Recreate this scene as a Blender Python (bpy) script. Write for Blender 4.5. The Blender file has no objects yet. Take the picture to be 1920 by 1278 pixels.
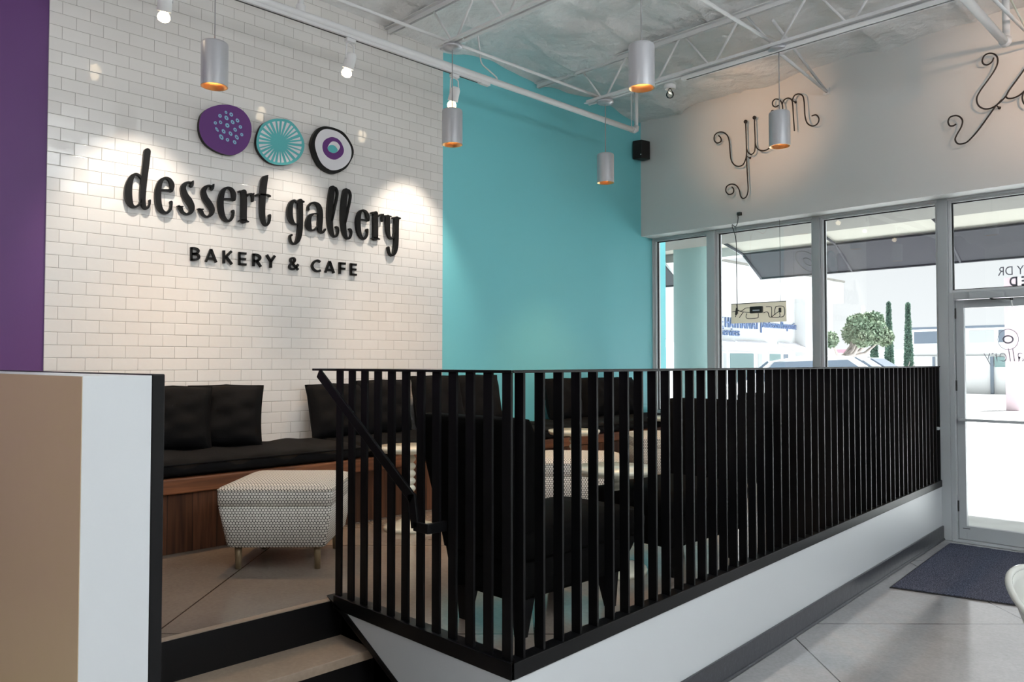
import bpy, bmesh, math, random
from mathutils import Vector, Matrix
random.seed(7)
S = bpy.context.scene
COL = S.collection
PI = math.pi
V = Vector

# ------------------------------------------------------------------ camera
F_PX = 1465.0
PITCH = math.atan(42 / F_PX)
HEAD = math.atan2(2435 - 960, F_PX / math.cos(PITCH))        # heading: left of +Y
CAM = V((5.2, 0.0, 1.52))
_d = V((-math.sin(HEAD), math.cos(HEAD), 0)); _r = V((math.cos(HEAD), math.sin(HEAD), 0)); _z = V((0, 0, 1))
_F = _d * math.cos(PITCH) + _z * math.sin(PITCH); _U = -_d * math.sin(PITCH) + _z * math.cos(PITCH)
cd = bpy.data.cameras.new('camera'); cam = bpy.data.objects.new('camera', cd); COL.objects.link(cam)
cam.location = CAM; cam.rotation_euler = (PI / 2 + PITCH, 0, HEAD)
cd.sensor_width = 36; cd.lens = 36 * F_PX / 1920; cd.clip_start = 0.05; cd.clip_end = 400
S.camera = cam

def hit(px, py, ax, v):
    """where the sight line of a measured point of the photo meets a plane of the room"""
    R = _F + _r * ((px - 960) / F_PX) + _U * ((639 - py) / F_PX)
    i = 'xyz'.index(ax)
    return CAM + R * ((v - CAM[i]) / R[i])

# ------------------------------------------------------------------ world, sun, exposure
S.view_settings.view_transform = 'Standard'; S.view_settings.look = 'None'
S.view_settings.gamma = 1; S.view_settings.exposure = 0.45; S.view_settings.use_curve_mapping = False
W = bpy.data.worlds.new('overcast_sky'); S.world = W; W.use_nodes = True
wn = W.node_tree; wn.nodes.clear()
wo = wn.nodes.new('ShaderNodeOutputWorld'); wb = wn.nodes.new('ShaderNodeBackground')
wtc = wn.nodes.new('ShaderNodeTexCoord'); wsx = wn.nodes.new('ShaderNodeSeparateXYZ'); wr = wn.nodes.new('ShaderNodeValToRGB')
wn.links.new(wtc.outputs['Generated'], wsx.inputs[0]); wn.links.new(wsx.outputs['Z'], wr.inputs[0])
wr.color_ramp.elements[0].position = 0.0; wr.color_ramp.elements[0].color = (0.78, 0.80, 0.82, 1)
we = wr.color_ramp.elements.new(0.12); we.color = (0.54, 0.555, 0.575, 1)
wr.color_ramp.elements[1].position = 0.6; wr.color_ramp.elements[1].color = (0.42, 0.435, 0.46, 1)
wn.links.new(wr.outputs[0], wb.inputs[0]); wb.inputs[1].default_value = 1.0
wn.links.new(wb.outputs[0], wo.inputs[0])

def lamp(name, kind, loc, energy, color=(1, 1, 1), rot=None, target=None, **kw):
    l = bpy.data.lights.new(name, kind); l.energy = energy; l.color = color
    for k, v in kw.items(): setattr(l, k, v)
    o = bpy.data.objects.new(name, l); COL.objects.link(o); o.location = loc
    if rot: o.rotation_euler = rot
    if target is not None: o.rotation_euler = (V(target) - V(loc)).to_track_quat('-Z', 'Y').to_euler()
    return o

lamp('sun', 'SUN', (12, 28, 60), 15.0, (0.95, 0.98, 1.0), target=(3, 12, 0), angle=math.radians(3))
# unseen fill lights added to brighten the room, behind and beside the camera
WARMW = (1, 0.955, 0.90)
lamp('added_fill_behind', 'AREA', (7.2, -2.4, 3.7), 50, WARMW, rot=(0, 0, 0), shape='RECTANGLE', size=3.2, size_y=2.4)
lamp('added_fill_right', 'AREA', (8.2, 1.2, 3.9), 60, (0.95, 0.98, 1), rot=(0, 0, 0), shape='RECTANGLE', size=3.0, size_y=1.8)
lamp('added_fill_left', 'AREA', (3.0, -2.8, 3.7), 45, WARMW, target=(1.6, 3.0, 1.0), shape='RECTANGLE', size=2.6, size_y=2.0)

lamp('added_fill_up', 'AREA', (7.6, 2.6, 3.1), 270, (0.97, 0.99, 1), rot=(PI, 0, 0), shape='RECTANGLE', size=3.0, size_y=3.4)  # unseen up-facing fill, added so the ceiling bounces light back down

# ------------------------------------------------------------------ materials
def M(name, col, rough=0.5, metal=0.0, coat=0.0, emis=None, estr=0, spec=0.5, bump=None, mix=None, trans=0, ior=1.45):
    """bump = (scale, strength, distance, detail); mix = (scale, colour2, low, high)"""
    m = bpy.data.materials.new(name); m.use_nodes = True
    nt = m.node_tree; b = nt.nodes['Principled BSDF']
    b.inputs['Base Color'].default_value = (*col, 1); b.inputs['Roughness'].default_value = rough
    b.inputs['Metallic'].default_value = metal; b.inputs['Coat Weight'].default_value = coat
    b.inputs['Specular IOR Level'].default_value = spec; b.inputs['IOR'].default_value = ior
    b.inputs['Transmission Weight'].default_value = trans
    if emis:
        b.inputs['Emission Color'].default_value = (*emis, 1); b.inputs['Emission Strength'].default_value = estr
    tc = None
    if bump or mix:
        tc = nt.nodes.new('ShaderNodeTexCoord')
    if bump:
        n = nt.nodes.new('ShaderNodeTexNoise'); n.inputs['Scale'].default_value = bump[0]
        n.inputs['Detail'].default_value = bump[3] if len(bump) > 3 else 3
        bp = nt.nodes.new('ShaderNodeBump'); bp.inputs['Strength'].default_value = bump[1]; bp.inputs['Distance'].default_value = bump[2]
        nt.links.new(tc.outputs['Object'], n.inputs['Vector']); nt.links.new(n.outputs['Fac'], bp.inputs['Height'])
        nt.links.new(bp.outputs['Normal'], b.inputs['Normal'])
    if mix:
        n = nt.nodes.new('ShaderNodeTexNoise'); n.inputs['Scale'].default_value = mix[0]; n.inputs['Detail'].default_value = 5
        r = nt.nodes.new('ShaderNodeValToRGB'); r.color_ramp.elements[0].position = mix[2]; r.color_ramp.elements[1].position = mix[3]
        r.color_ramp.elements[0].color = (*col, 1); r.color_ramp.elements[1].color = (*mix[1], 1)
        nt.links.new(tc.outputs['Object'], n.inputs['Vector']); nt.links.new(n.outputs['Fac'], r.inputs[0])
        nt.links.new(r.outputs[0], b.inputs['Base Color'])
    return m

def nodes(m): return m.node_tree, m.node_tree.nodes['Principled BSDF']
def math_n(nt, op, a, b=None, c=None):
    n = nt.nodes.new('ShaderNodeMath'); n.operation = op
    for i, x in enumerate((a, b, c)):
        if x is None: continue
        if isinstance(x, (int, float)): n.inputs[i].default_value = x
        else: nt.links.new(x, n.inputs[i])
    return n.outputs[0]

def tile_material():
    m = M('white_subway_tile', (0.78, 0.77, 0.75), rough=0.06, spec=0.85)
    nt, b = nodes(m)
    g = nt.nodes.new('ShaderNodeNewGeometry'); s = nt.nodes.new('ShaderNodeSeparateXYZ'); nt.links.new(g.outputs['Position'], s.inputs[0])
    cmb = nt.nodes.new('ShaderNodeCombineXYZ')
    u = math_n(nt, 'ADD', s.outputs['Y'], -TILE_Y0 + 0.1528 * 40); v = math_n(nt, 'ADD', s.outputs['Z'], -TILE_Z0 + 0.0764 * 40)
    nt.links.new(u, cmb.inputs[0]); nt.links.new(v, cmb.inputs[1])
    br = nt.nodes.new('ShaderNodeTexBrick'); nt.links.new(cmb.outputs[0], br.inputs['Vector'])
    br.offset = 0.5; br.offset_frequency = 2
    br.inputs['Scale'].default_value = 1; br.inputs['Brick Width'].default_value = 0.1528; br.inputs['Row Height'].default_value = 0.0764
    br.inputs['Mortar Size'].default_value = 0.0012; br.inputs['Mortar Smooth'].default_value = 0.1
    br.inputs['Color1'].default_value = (0, 0, 0, 1); br.inputs['Color2'].default_value = (1, 1, 1, 1); br.inputs['Mortar'].default_value = (0.5, 0.5, 0.5, 1)
    # colour: tiny tile to tile variation, grey grout
    r = nt.nodes.new('ShaderNodeValToRGB'); nt.links.new(br.outputs['Color'], r.inputs[0])
    r.color_ramp.elements[0].color = (0.76, 0.75, 0.73, 1); r.color_ramp.elements[1].color = (0.81, 0.80, 0.78, 1)
    mx = nt.nodes.new('ShaderNodeMixRGB'); nt.links.new(br.outputs['Fac'], mx.inputs[0]); nt.links.new(r.outputs[0], mx.inputs[1]); mx.inputs[2].default_value = (0.36, 0.34, 0.32, 1)
    nt.links.new(mx.outputs[0], b.inputs['Base Color'])
    ro = math_n(nt, 'MULTIPLY_ADD', br.outputs['Fac'], 0.5, 0.06); nt.links.new(ro, b.inputs['Roughness'])
    # each tile lies a little out of true, edges drop to the grout
    br2 = nt.nodes.new('ShaderNodeTexBrick'); nt.links.new(cmb.outputs[0], br2.inputs['Vector']); br2.offset = 0.5
    for k in ('Scale', 'Brick Width', 'Row Height'): br2.inputs[k].default_value = br.inputs[k].default_value
    br2.inputs['Mortar Size'].default_value = 0.004; br2.inputs['Mortar Smooth'].default_value = 1.0
    tilt = math_n(nt, 'MULTIPLY', math_n(nt, 'SUBTRACT', br.outputs['Color'], 0.5), math_n(nt, 'MULTIPLY', u, 0.010))
    fr = math_n(nt, 'FRACT', math_n(nt, 'MULTIPLY', v, 1 / 0.0764))
    tilt2 = math_n(nt, 'MULTIPLY', math_n(nt, 'SUBTRACT', br.outputs['Color'], 0.5), math_n(nt, 'MULTIPLY', fr, 0.0034))
    ns = nt.nodes.new('ShaderNodeTexNoise'); nt.links.new(g.outputs['Position'], ns.inputs['Vector']); ns.inputs['Scale'].default_value = 14
    h = math_n(nt, 'ADD', math_n(nt, 'MULTIPLY', br2.outputs['Fac'], -0.0010), math_n(nt, 'ADD', tilt2, math_n(nt, 'MULTIPLY', ns.outputs['Fac'], 0.0008)))
    bp = nt.nodes.new('ShaderNodeBump'); bp.inputs['Strength'].default_value = 0.9; bp.inputs['Distance'].default_value = 1.0
    nt.links.new(h, bp.inputs['Height']); nt.links.new(bp.outputs['Normal'], b.inputs['Normal'])
    return m

def concrete(name, c1, c2, c3, rough, ju, jv, coat=0.0):
    """polished concrete with saw-cut joints running diagonally"""
    m = M(name, c1, rough=rough, spec=0.5)
    nt, b = nodes(m)
    g = nt.nodes.new('ShaderNodeNewGeometry'); s = nt.nodes.new('ShaderNodeSeparateXYZ'); nt.links.new(g.outputs['Position'], s.inputs[0])
    n1 = nt.nodes.new('ShaderNodeTexNoise'); n1.inputs['Scale'].default_value = 1.3; n1.inputs['Detail'].default_value = 8; n1.inputs['Roughness'].default_value = 0.6
    nt.links.new(g.outputs['Position'], n1.inputs['Vector'])
    r = nt.nodes.new('ShaderNodeValToRGB'); nt.links.new(n1.outputs['Fac'], r.inputs[0])
    r.color_ramp.elements[0].position = 0.3; r.color_ramp.elements[0].color = (*c2, 1)
    r.color_ramp.elements[1].position = 0.7; r.color_ramp.elements[1].color = (*c1, 1)
    n2 = nt.nodes.new('ShaderNodeTexNoise'); n2.inputs['Scale'].default_value = 60; n2.inputs['Detail'].default_value = 4
    nt.links.new(g.outputs['Position'], n2.inputs['Vector'])
    mx0 = nt.nodes.new('ShaderNodeMixRGB'); mx0.blend_type = 'OVERLAY'; mx0.inputs[0].default_value = 0.25
    nt.links.new(r.outputs[0], mx0.inputs[1]); nt.links.new(n2.outputs['Color'], mx0.inputs[2])
    bw = nt.nodes.new('ShaderNodeRGBToBW'); nt.links.new(n2.outputs['Color'], bw.inputs[0]); nt.links.new(bw.outputs[0], mx0.inputs[2])
    P = 2.07
    def line(op, off):
        q = math_n(nt, op, s.outputs['Y'], s.outputs['X'])
        q = math_n(nt, 'FRACT', math_n(nt, 'MULTIPLY', math_n(nt, 'ADD', q, -off + 20 * P + P / 2), 1 / P))
        q = math_n(nt, 'ABSOLUTE', math_n(nt, 'SUBTRACT', q, 0.5))
        return math_n(nt, 'LESS_THAN', q, 0.0026)
    ln = math_n(nt, 'MAXIMUM', line('SUBTRACT', ju), line('ADD', jv))
    mx = nt.nodes.new('ShaderNodeMixRGB'); nt.links.new(ln, mx.inputs[0]); nt.links.new(mx0.outputs[0], mx.inputs[1]); mx.inputs[2].default_value = (*c3, 1)
    nt.links.new(mx.outputs[0], b.inputs['Base Color'])
    rr = math_n(nt, 'MULTIPLY_ADD', n1.outputs['Fac'], 0.14, rough - 0.07); nt.links.new(rr, b.inputs['Roughness'])
    bp = nt.nodes.new('ShaderNodeBump'); bp.inputs['Strength'].default_value = 0.15; bp.inputs['Distance'].default_value = 0.002
    hh = math_n(nt, 'ADD', n2.outputs['Fac'], math_n(nt, 'MULTIPLY', ln, -2.0)); nt.links.new(hh, bp.inputs['Height']); nt.links.new(bp.outputs['Normal'], b.inputs['Normal'])
    b.inputs['Coat Weight'].default_value = coat; b.inputs['Coat Roughness'].default_value = 0.10
    return m

def wood(name, c1, c2, axis='Z', rough=0.4):
    m = M(name, c1, rough=rough)
    nt, b = nodes(m)
    g = nt.nodes.new('ShaderNodeNewGeometry'); mp = nt.nodes.new('ShaderNodeMapping'); nt.links.new(g.outputs['Position'], mp.inputs['Vector'])
    mp.inputs['Scale'].default_value = (30, 30, 1.6) if axis == 'Z' else (30, 1.6, 30)
    n = nt.nodes.new('ShaderNodeTexNoise'); n.inputs['Scale'].default_value = 1.0; n.inputs['Detail'].default_value = 6; n.inputs['Distortion'].default_value = 0.8
    nt.links.new(mp.outputs[0], n.inputs['Vector'])
    r = nt.nodes.new('ShaderNodeValToRGB'); nt.links.new(n.outputs['Fac'], r.inputs[0])
    r.color_ramp.elements[0].position = 0.34; r.color_ramp.elements[0].color = (*c2, 1); r.color_ramp.elements[1].position = 0.66; r.color_ramp.elements[1].color = (*c1, 1)
    s = nt.nodes.new('ShaderNodeSeparateXYZ'); nt.links.new(g.outputs['Position'], s.inputs[0])
    if axis == 'Z':                                             # vertical boards with shade jumps and dark joints
        q = math_n(nt, 'MULTIPLY', s.outputs['Y'], 1 / 0.14)
        wn_ = nt.nodes.new('ShaderNodeTexWhiteNoise'); wn_.noise_dimensions = '1D'; nt.links.new(math_n(nt, 'FLOOR', q), wn_.inputs['W'])
        hsv = nt.nodes.new('ShaderNodeHueSaturation'); nt.links.new(r.outputs[0], hsv.inputs['Color'])
        nt.links.new(math_n(nt, 'MULTIPLY_ADD', wn_.outputs['Value'], 0.7, 0.65), hsv.inputs['Value'])
        gap = math_n(nt, 'LESS_THAN', math_n(nt, 'FRACT', q), 0.025)
        mx = nt.nodes.new('ShaderNodeMixRGB'); nt.links.new(gap, mx.inputs[0]); nt.links.new(hsv.outputs[0], mx.inputs[1]); mx.inputs[2].default_value = (0.01, 0.006, 0.004, 1)
        nt.links.new(mx.outputs[0], b.inputs['Base Color'])
    else:
        nt.links.new(r.outputs[0], b.inputs['Base Color'])
    bp = nt.nodes.new('ShaderNodeBump'); bp.inputs['Strength'].default_value = 0.2; bp.inputs['Distance'].default_value = 0.003
    nt.links.new(n.outputs['Fac'], bp.inputs['Height']); nt.links.new(bp.outputs['Normal'], b.inputs['Normal'])
    return m

def dotted_fabric(name):
    """off-white woven fabric printed with a dark honeycomb of closely packed light dots"""
    m = M(name, (0.7, 0.68, 0.62), rough=0.85, spec=0.2)
    nt, b = nodes(m)
    uv = nt.nodes.new('ShaderNodeUVMap'); s = nt.nodes.new('ShaderNodeSeparateXYZ'); nt.links.new(uv.outputs[0], s.inputs[0])
    P = 0.0155; H = P * math.sqrt(3)
    def d(offx, offy):
        fx = math_n(nt, 'SUBTRACT', math_n(nt, 'FRACT', math_n(nt, 'ADD', math_n(nt, 'MULTIPLY', s.outputs['X'], 1 / P), 100 + offx)), 0.5)
        fy = math_n(nt, 'SUBTRACT', math_n(nt, 'FRACT', math_n(nt, 'ADD', math_n(nt, 'MULTIPLY', s.outputs['Y'], 1 / H), 100 + offy)), 0.5)
        a = math_n(nt, 'MULTIPLY', fx, fx); c = math_n(nt, 'MULTIPLY', math_n(nt, 'MULTIPLY', fy, fy), 3)
        return math_n(nt, 'SQRT', math_n(nt, 'ADD', a, c))
    dm = math_n(nt, 'MINIMUM', d(0, 0), d(0.5, 0.5))
    r = nt.nodes.new('ShaderNodeValToRGB'); nt.links.new(dm, r.inputs[0])
    e = r.color_ramp.elements; e[0].position = 0.40; e[0].color = (0.72, 0.70, 0.64, 1); e[1].position = 0.46; e[1].color = (0.03, 0.028, 0.026, 1)
    nt.links.new(r.outputs[0], b.inputs['Base Color'])
    n = nt.nodes.new('ShaderNodeTexNoise'); n.inputs['Scale'].default_value = 400; bp = nt.nodes.new('ShaderNodeBump'); bp.inputs['Strength'].default_value = 0.3; bp.inputs['Distance'].default_value = 0.002
    nt.links.new(n.outputs['Fac'], bp.inputs['Height']); nt.links.new(bp.outputs['Normal'], b.inputs['Normal'])
    return m

def glass_material(name, tint=(1, 1, 1)):
    m = bpy.data.materials.new(name); m.use_nodes = True; nt = m.node_tree; nt.nodes.clear()
    o = nt.nodes.new('ShaderNodeOutputMaterial'); t = nt.nodes.new('ShaderNodeBsdfTransparent'); g = nt.nodes.new('ShaderNodeBsdfGlossy')
    t.inputs[0].default_value = (*tint, 1); g.inputs['Roughness'].default_value = 0.0
    fr = nt.nodes.new('ShaderNodeFresnel'); fr.inputs[0].default_value = 1.45; mx = nt.nodes.new('ShaderNodeMixShader')
    nt.links.new(fr.outputs[0], mx.inputs[0]); nt.links.new(t.outputs[0], mx.inputs[1]); nt.links.new(g.outputs[0], mx.inputs[2]); nt.links.new(mx.outputs[0], o.inputs[0])
    return m

_t = hit(132, 683, 'x', 0)
TILE_Y0 = _t.y; TILE_Z0 = 1.476
MAT = {
 'tile': tile_material(),
 'teal': M('teal_wall_paint', (0.20, 0.64, 0.70), rough=0.45, bump=(90, 0.12, 0.002)),
 'purple': M('purple_wall_paint', (0.125, 0.045, 0.185), rough=0.45, bump=(90, 0.12, 0.002)),
 'wallwhite': M('white_wall_paint', (0.70, 0.70, 0.69), rough=0.6, bump=(70, 0.12, 0.002)),
 'lowwhite': M('white_low_wall_paint', (0.56, 0.59, 0.61), rough=0.4, bump=(30, 0.1, 0.002)),
 'ceil': M('white_vinyl_insulation', (0.86, 0.875, 0.88), rough=0.36, bump=(6, 1.0, 0.06, 8)),
 'steelwhite': M('white_painted_steel', (0.74, 0.75, 0.76), rough=0.4),
 'floor': concrete('polished_grey_concrete', (0.40, 0.40, 0.41), (0.30, 0.30, 0.31), (0.03, 0.03, 0.03), 0.13, 1.33, 7.40, coat=0.7),
 'platf': concrete('polished_brown_concrete', (0.30, 0.255, 0.215), (0.20, 0.17, 0.145), (0.03, 0.025, 0.02), 0.16, 1.165, 3.24, coat=0.3),
 'tread': concrete('rough_tan_tread_concrete', (0.42, 0.33, 0.25), (0.28, 0.22, 0.17), (0.28, 0.22, 0.17), 0.5, 0.4, 0.9),
 'black': M('black_powder_coat', (0.0035, 0.0035, 0.004), rough=0.42, spec=0.3),
 'slat': M('black_satin_steel', (0.0026, 0.0028, 0.0034), rough=0.42, spec=0.28),
 'base': M('black_rubber_base', (0.035, 0.037, 0.045), rough=0.28, mix=(60, (0.06, 0.065, 0.08), 0.55, 0.75), bump=(20, 0.3, 0.004)),
 'blackfab': M('black_linen', (0.0055, 0.0055, 0.006), rough=0.9, spec=0.15, bump=(260, 0.4, 0.002)),
 'blackvel': M('black_velvet_upholstery', (0.0022, 0.0022, 0.0022), rough=0.9, spec=0.08, bump=(200, 0.2, 0.001)),
 'wood': wood('walnut_boards', (0.16, 0.065, 0.032), (0.06, 0.025, 0.014), 'Z', 0.35),
 'woodrail': wood('walnut_edge', (0.30, 0.115, 0.05), (0.13, 0.05, 0.025), 'Y', 0.35),
 'cream': M('cream_lacquer', (0.66, 0.65, 0.54), rough=0.28, coat=0.3),
 'fabric': dotted_fabric('honeycomb_dot_fabric'),
 'brassleg': M('brushed_brass', (0.22, 0.16, 0.09), rough=0.45, metal=0.3),
 'alum': M('anodized_aluminium', (0.42, 0.45, 0.47), rough=0.35, metal=0.0),
 'alumwhite': M('white_window_frame', (0.60, 0.63, 0.65), rough=0.3),
 'glass': glass_material('clear_glass', (0.97, 0.985, 0.98)),
 'glass2': glass_material('storefront_glass', (0.93, 0.97, 0.97)),
 'gasket': M('black_gasket', (0.01, 0.01, 0.012), rough=0.6),
 'shade': M('silver_shade', (0.50, 0.51, 0.54), rough=0.36, metal=0.4),
 'gold': M('gold_reflector', (0.85, 0.50, 0.22), rough=0.3, metal=0.6),
 'cord': M('grey_cord', (0.35, 0.35, 0.36), rough=0.5),
 'bulb': M('lit_bulb', (1, 0.9, 0.7), emis=(1, 0.80, 0.55), estr=4.5),
 'signblack': M('black_sign_acrylic', (0.005, 0.005, 0.005), rough=0.4, spec=0.3),
 'signpurple': M('purple_sign_paint', (0.12, 0.028, 0.19), rough=0.4),
 'signteal': M('teal_sign_paint', (0.10, 0.47, 0.49), rough=0.4),
 'signwhite': M('white_sign_paint', (0.74, 0.74, 0.78), rough=0.4),
 'signblue': M('light_blue_sign_paint', (0.25, 0.52, 0.68), rough=0.4),
 'wire': M('dark_iron_rod', (0.022, 0.016, 0.013), rough=0.5),
 'mat': M('blue_grey_carpet_mat', (0.03, 0.036, 0.058), rough=0.95, spec=0.1, mix=(160, (0.19, 0.21, 0.29), 0.42, 0.70), bump=(300, 0.9, 0.006)),
 'matedge': M('black_rubber_edge', (0.012, 0.012, 0.014), rough=0.6),
 'speaker': M('black_speaker_shell', (0.008, 0.008, 0.008), rough=0.6),
 'greige': M('champagne_brushed_panel', (0.58, 0.44, 0.26), rough=0.30, metal=0.2, bump=(2.5, 0.15, 0.02)),
 'chairpl': M('grey_white_plastic', (0.46, 0.47, 0.44), rough=0.22, coat=0.4),
 'pave': M('pale_paving', (0.80, 0.80, 0.79), rough=0.9, mix=(3, (0.72, 0.72, 0.71), 0.4, 0.7)),
 'stucco': M('white_stucco', (0.60, 0.61, 0.61), rough=0.9, bump=(40, 0.2, 0.01)),
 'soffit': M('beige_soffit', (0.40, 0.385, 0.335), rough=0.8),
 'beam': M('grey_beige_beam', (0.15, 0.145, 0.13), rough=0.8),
 'coltint': M('white_column_teal_reflection', (0.36, 0.53, 0.53), rough=0.6),  # white column; the teal reflection on it is put into the base colour
 'awn': M('charcoal_awning_canvas', (0.045, 0.045, 0.055), rough=0.8),
 'awnframe': M('white_awning_tube', (0.72, 0.74, 0.76), rough=0.4),
 'pane_dark': M('blue_grey_window_pane', (0.13, 0.16, 0.20), rough=0.15),
 'pane_pale': M('pale_window_blind', (0.38, 0.40, 0.40), rough=0.5),
 'pane_green': M('green_grey_pane', (0.16, 0.24, 0.24), rough=0.15),
 'redwall': M('dusty_pink_cladding', (0.50, 0.40, 0.43), rough=0.8),
 'redpaint': M('dusty_red_awning', (0.52, 0.22, 0.28), rough=0.8),
 'leafa': M('pale_green_leaves', (0.20, 0.25, 0.17), rough=0.8, mix=(2, (0.13, 0.20, 0.13), 0.4, 0.65)),
 'leafb': M('cypress_needles', (0.12, 0.20, 0.15), rough=0.9, mix=(4, (0.08, 0.15, 0.12), 0.4, 0.65)),
 'bark': M('grey_bark', (0.36, 0.32, 0.30), rough=0.9, bump=(20, 0.6, 0.02)),
 'carpaint': M('silver_white_car_paint', (0.68, 0.69, 0.71), rough=0.25, coat=0.5),
 'carglass': M('dark_car_glass', (0.10, 0.13, 0.17), rough=0.08),
 'tyre': M('tyre_rubber', (0.03, 0.03, 0.03), rough=0.8),
 'bluetext': M('navy_sign_letters', (0.14, 0.20, 0.36), rough=0.5),
 'vinyl': M('grey_window_vinyl', (0.20, 0.20, 0.25), rough=0.6),
 'tanboard': M('tan_acrylic_board', (0.86, 0.78, 0.62), rough=0.5, trans=0.7, bump=(3, 0.1, 0.01)),
 'hinge': M('dark_metal', (0.05, 0.05, 0.05), rough=0.4, metal=0.6),
 'led': M('bright_label', (0.6, 0.65, 0.7), rough=0.5),
}

# ------------------------------------------------------------------ mesh helpers
class MB:
    def __init__(s): s.v = []; s.f = []; s.uv = {}
    def add(s, vs, fs):
        n = len(s.v); s.v += [V(p) for p in vs]; s.f += [tuple(i + n for i in f) for f in fs]; return s
    def box(s, a, b):
        x0, y0, z0 = a; x1, y1, z1 = b
        return s.add([(x0,y0,z0),(x1,y0,z0),(x1,y1,z0),(x0,y1,z0),(x0,y0,z1),(x1,y0,z1),(x1,y1,z1),(x0,y1,z1)],
                     [(0,3,2,1),(4,5,6,7),(0,1,5,4),(1,2,6,5),(2,3,7,6),(3,0,4,7)])
    def obox(s, c, ax, ay, az):
        """box from centre and three half-axis vectors"""
        c, ax, ay, az = V(c), V(ax), V(ay), V(az)
        vs = [c+i*ax+j*ay+k*az for k in (-1,1) for i, j in ((-1,-1),(1,-1),(1,1),(-1,1))]
        return s.add(vs, [(0,3,2,1),(4,5,6,7),(0,1,5,4),(1,2,6,5),(2,3,7,6),(3,0,4,7)])
    def prism(s, pts, d):
        """polygon (list of points) extruded by vector d"""
        n = len(pts); d = V(d); pts = [V(p) for p in pts]
        return s.add(pts + [p + d for p in pts], [tuple(range(n))[::-1], tuple(range(n, 2*n))] + [(i, (i+1) % n, (i+1) % n + n, i + n) for i in range(n)])
    def tube(s, path, r, seg=8, caps=True):
        path = [V(p) for p in path]; n = len(path); rs = r if isinstance(r, (list, tuple)) else [r]*n
        base = len(s.v); t0 = (path[1]-path[0]).normalized()
        up = V((0,0,1)) if abs(t0.z) < .9 else V((1,0,0)); a = t0.cross(up).normalized()
        for i, p in enumerate(path):
            t = (path[min(i+1,n-1)] - path[max(i-1,0)]).normalized()
            a = (a - t*a.dot(t)).normalized(); b = t.cross(a)
            for k in range(seg):
                an = 2*PI*k/seg; s.v.append(p + (a*math.cos(an) + b*math.sin(an))*rs[i])
        for i in range(n-1):
            for k in range(seg):
                k2 = (k+1) % seg; s.f.append((base+i*seg+k, base+i*seg+k2, base+(i+1)*seg+k2, base+(i+1)*seg+k))
        if caps:
            s.f.append(tuple(base+k for k in range(seg))[::-1]); s.f.append(tuple(base+(n-1)*seg+k for k in range(seg)))
        return s
    def lathe(s, prof, c=(0,0,0), seg=32, caps=True):
        base = len(s.v); c = V(c)
        for r, z in prof:
            for k in range(seg):
                an = 2*PI*k/seg; s.v.append(c + V((r*math.cos(an), r*math.sin(an), z)))
        for i in range(len(prof)-1):
            for k in range(seg):
                k2 = (k+1) % seg; s.f.append((base+i*seg+k, base+i*seg+k2, base+(i+1)*seg+k2, base+(i+1)*seg+k))
        if caps:
            s.f.append(tuple(base+k for k in range(seg))[::-1]); s.f.append(tuple(base+(len(prof)-1)*seg+k for k in range(seg)))
        return s
    def grid(s, fn, nu, nv, cu=False, cv=False):
        base = len(s.v)
        for i in range(nu):
            for j in range(nv): s.v.append(V(fn(i/(nu if cu else nu-1), j/(nv if cv else nv-1))))
        for i in range(nu if cu else nu-1):
            for j in range(nv if cv else nv-1):
                i2 = (i+1) % nu; j2 = (j+1) % nv
                s.f.append((base+i*nv+j, base+i2*nv+j, base+i2*nv+j2, base+i*nv+j2))
        return s
    def sphere(s, c, r, seg=12, ring=8, sc=(1,1,1)):
        c = V(c); prof = [(max(1e-4, r*math.sin(PI*i/ring)), -r*math.cos(PI*i/ring)) for i in range(ring+1)]
        n = len(s.v); s.lathe(prof, (0,0,0), seg)
        for i in range(n, len(s.v)): p = s.v[i]; s.v[i] = c + V((p.x*sc[0], p.y*sc[1], p.z*sc[2]))
        return s

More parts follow.
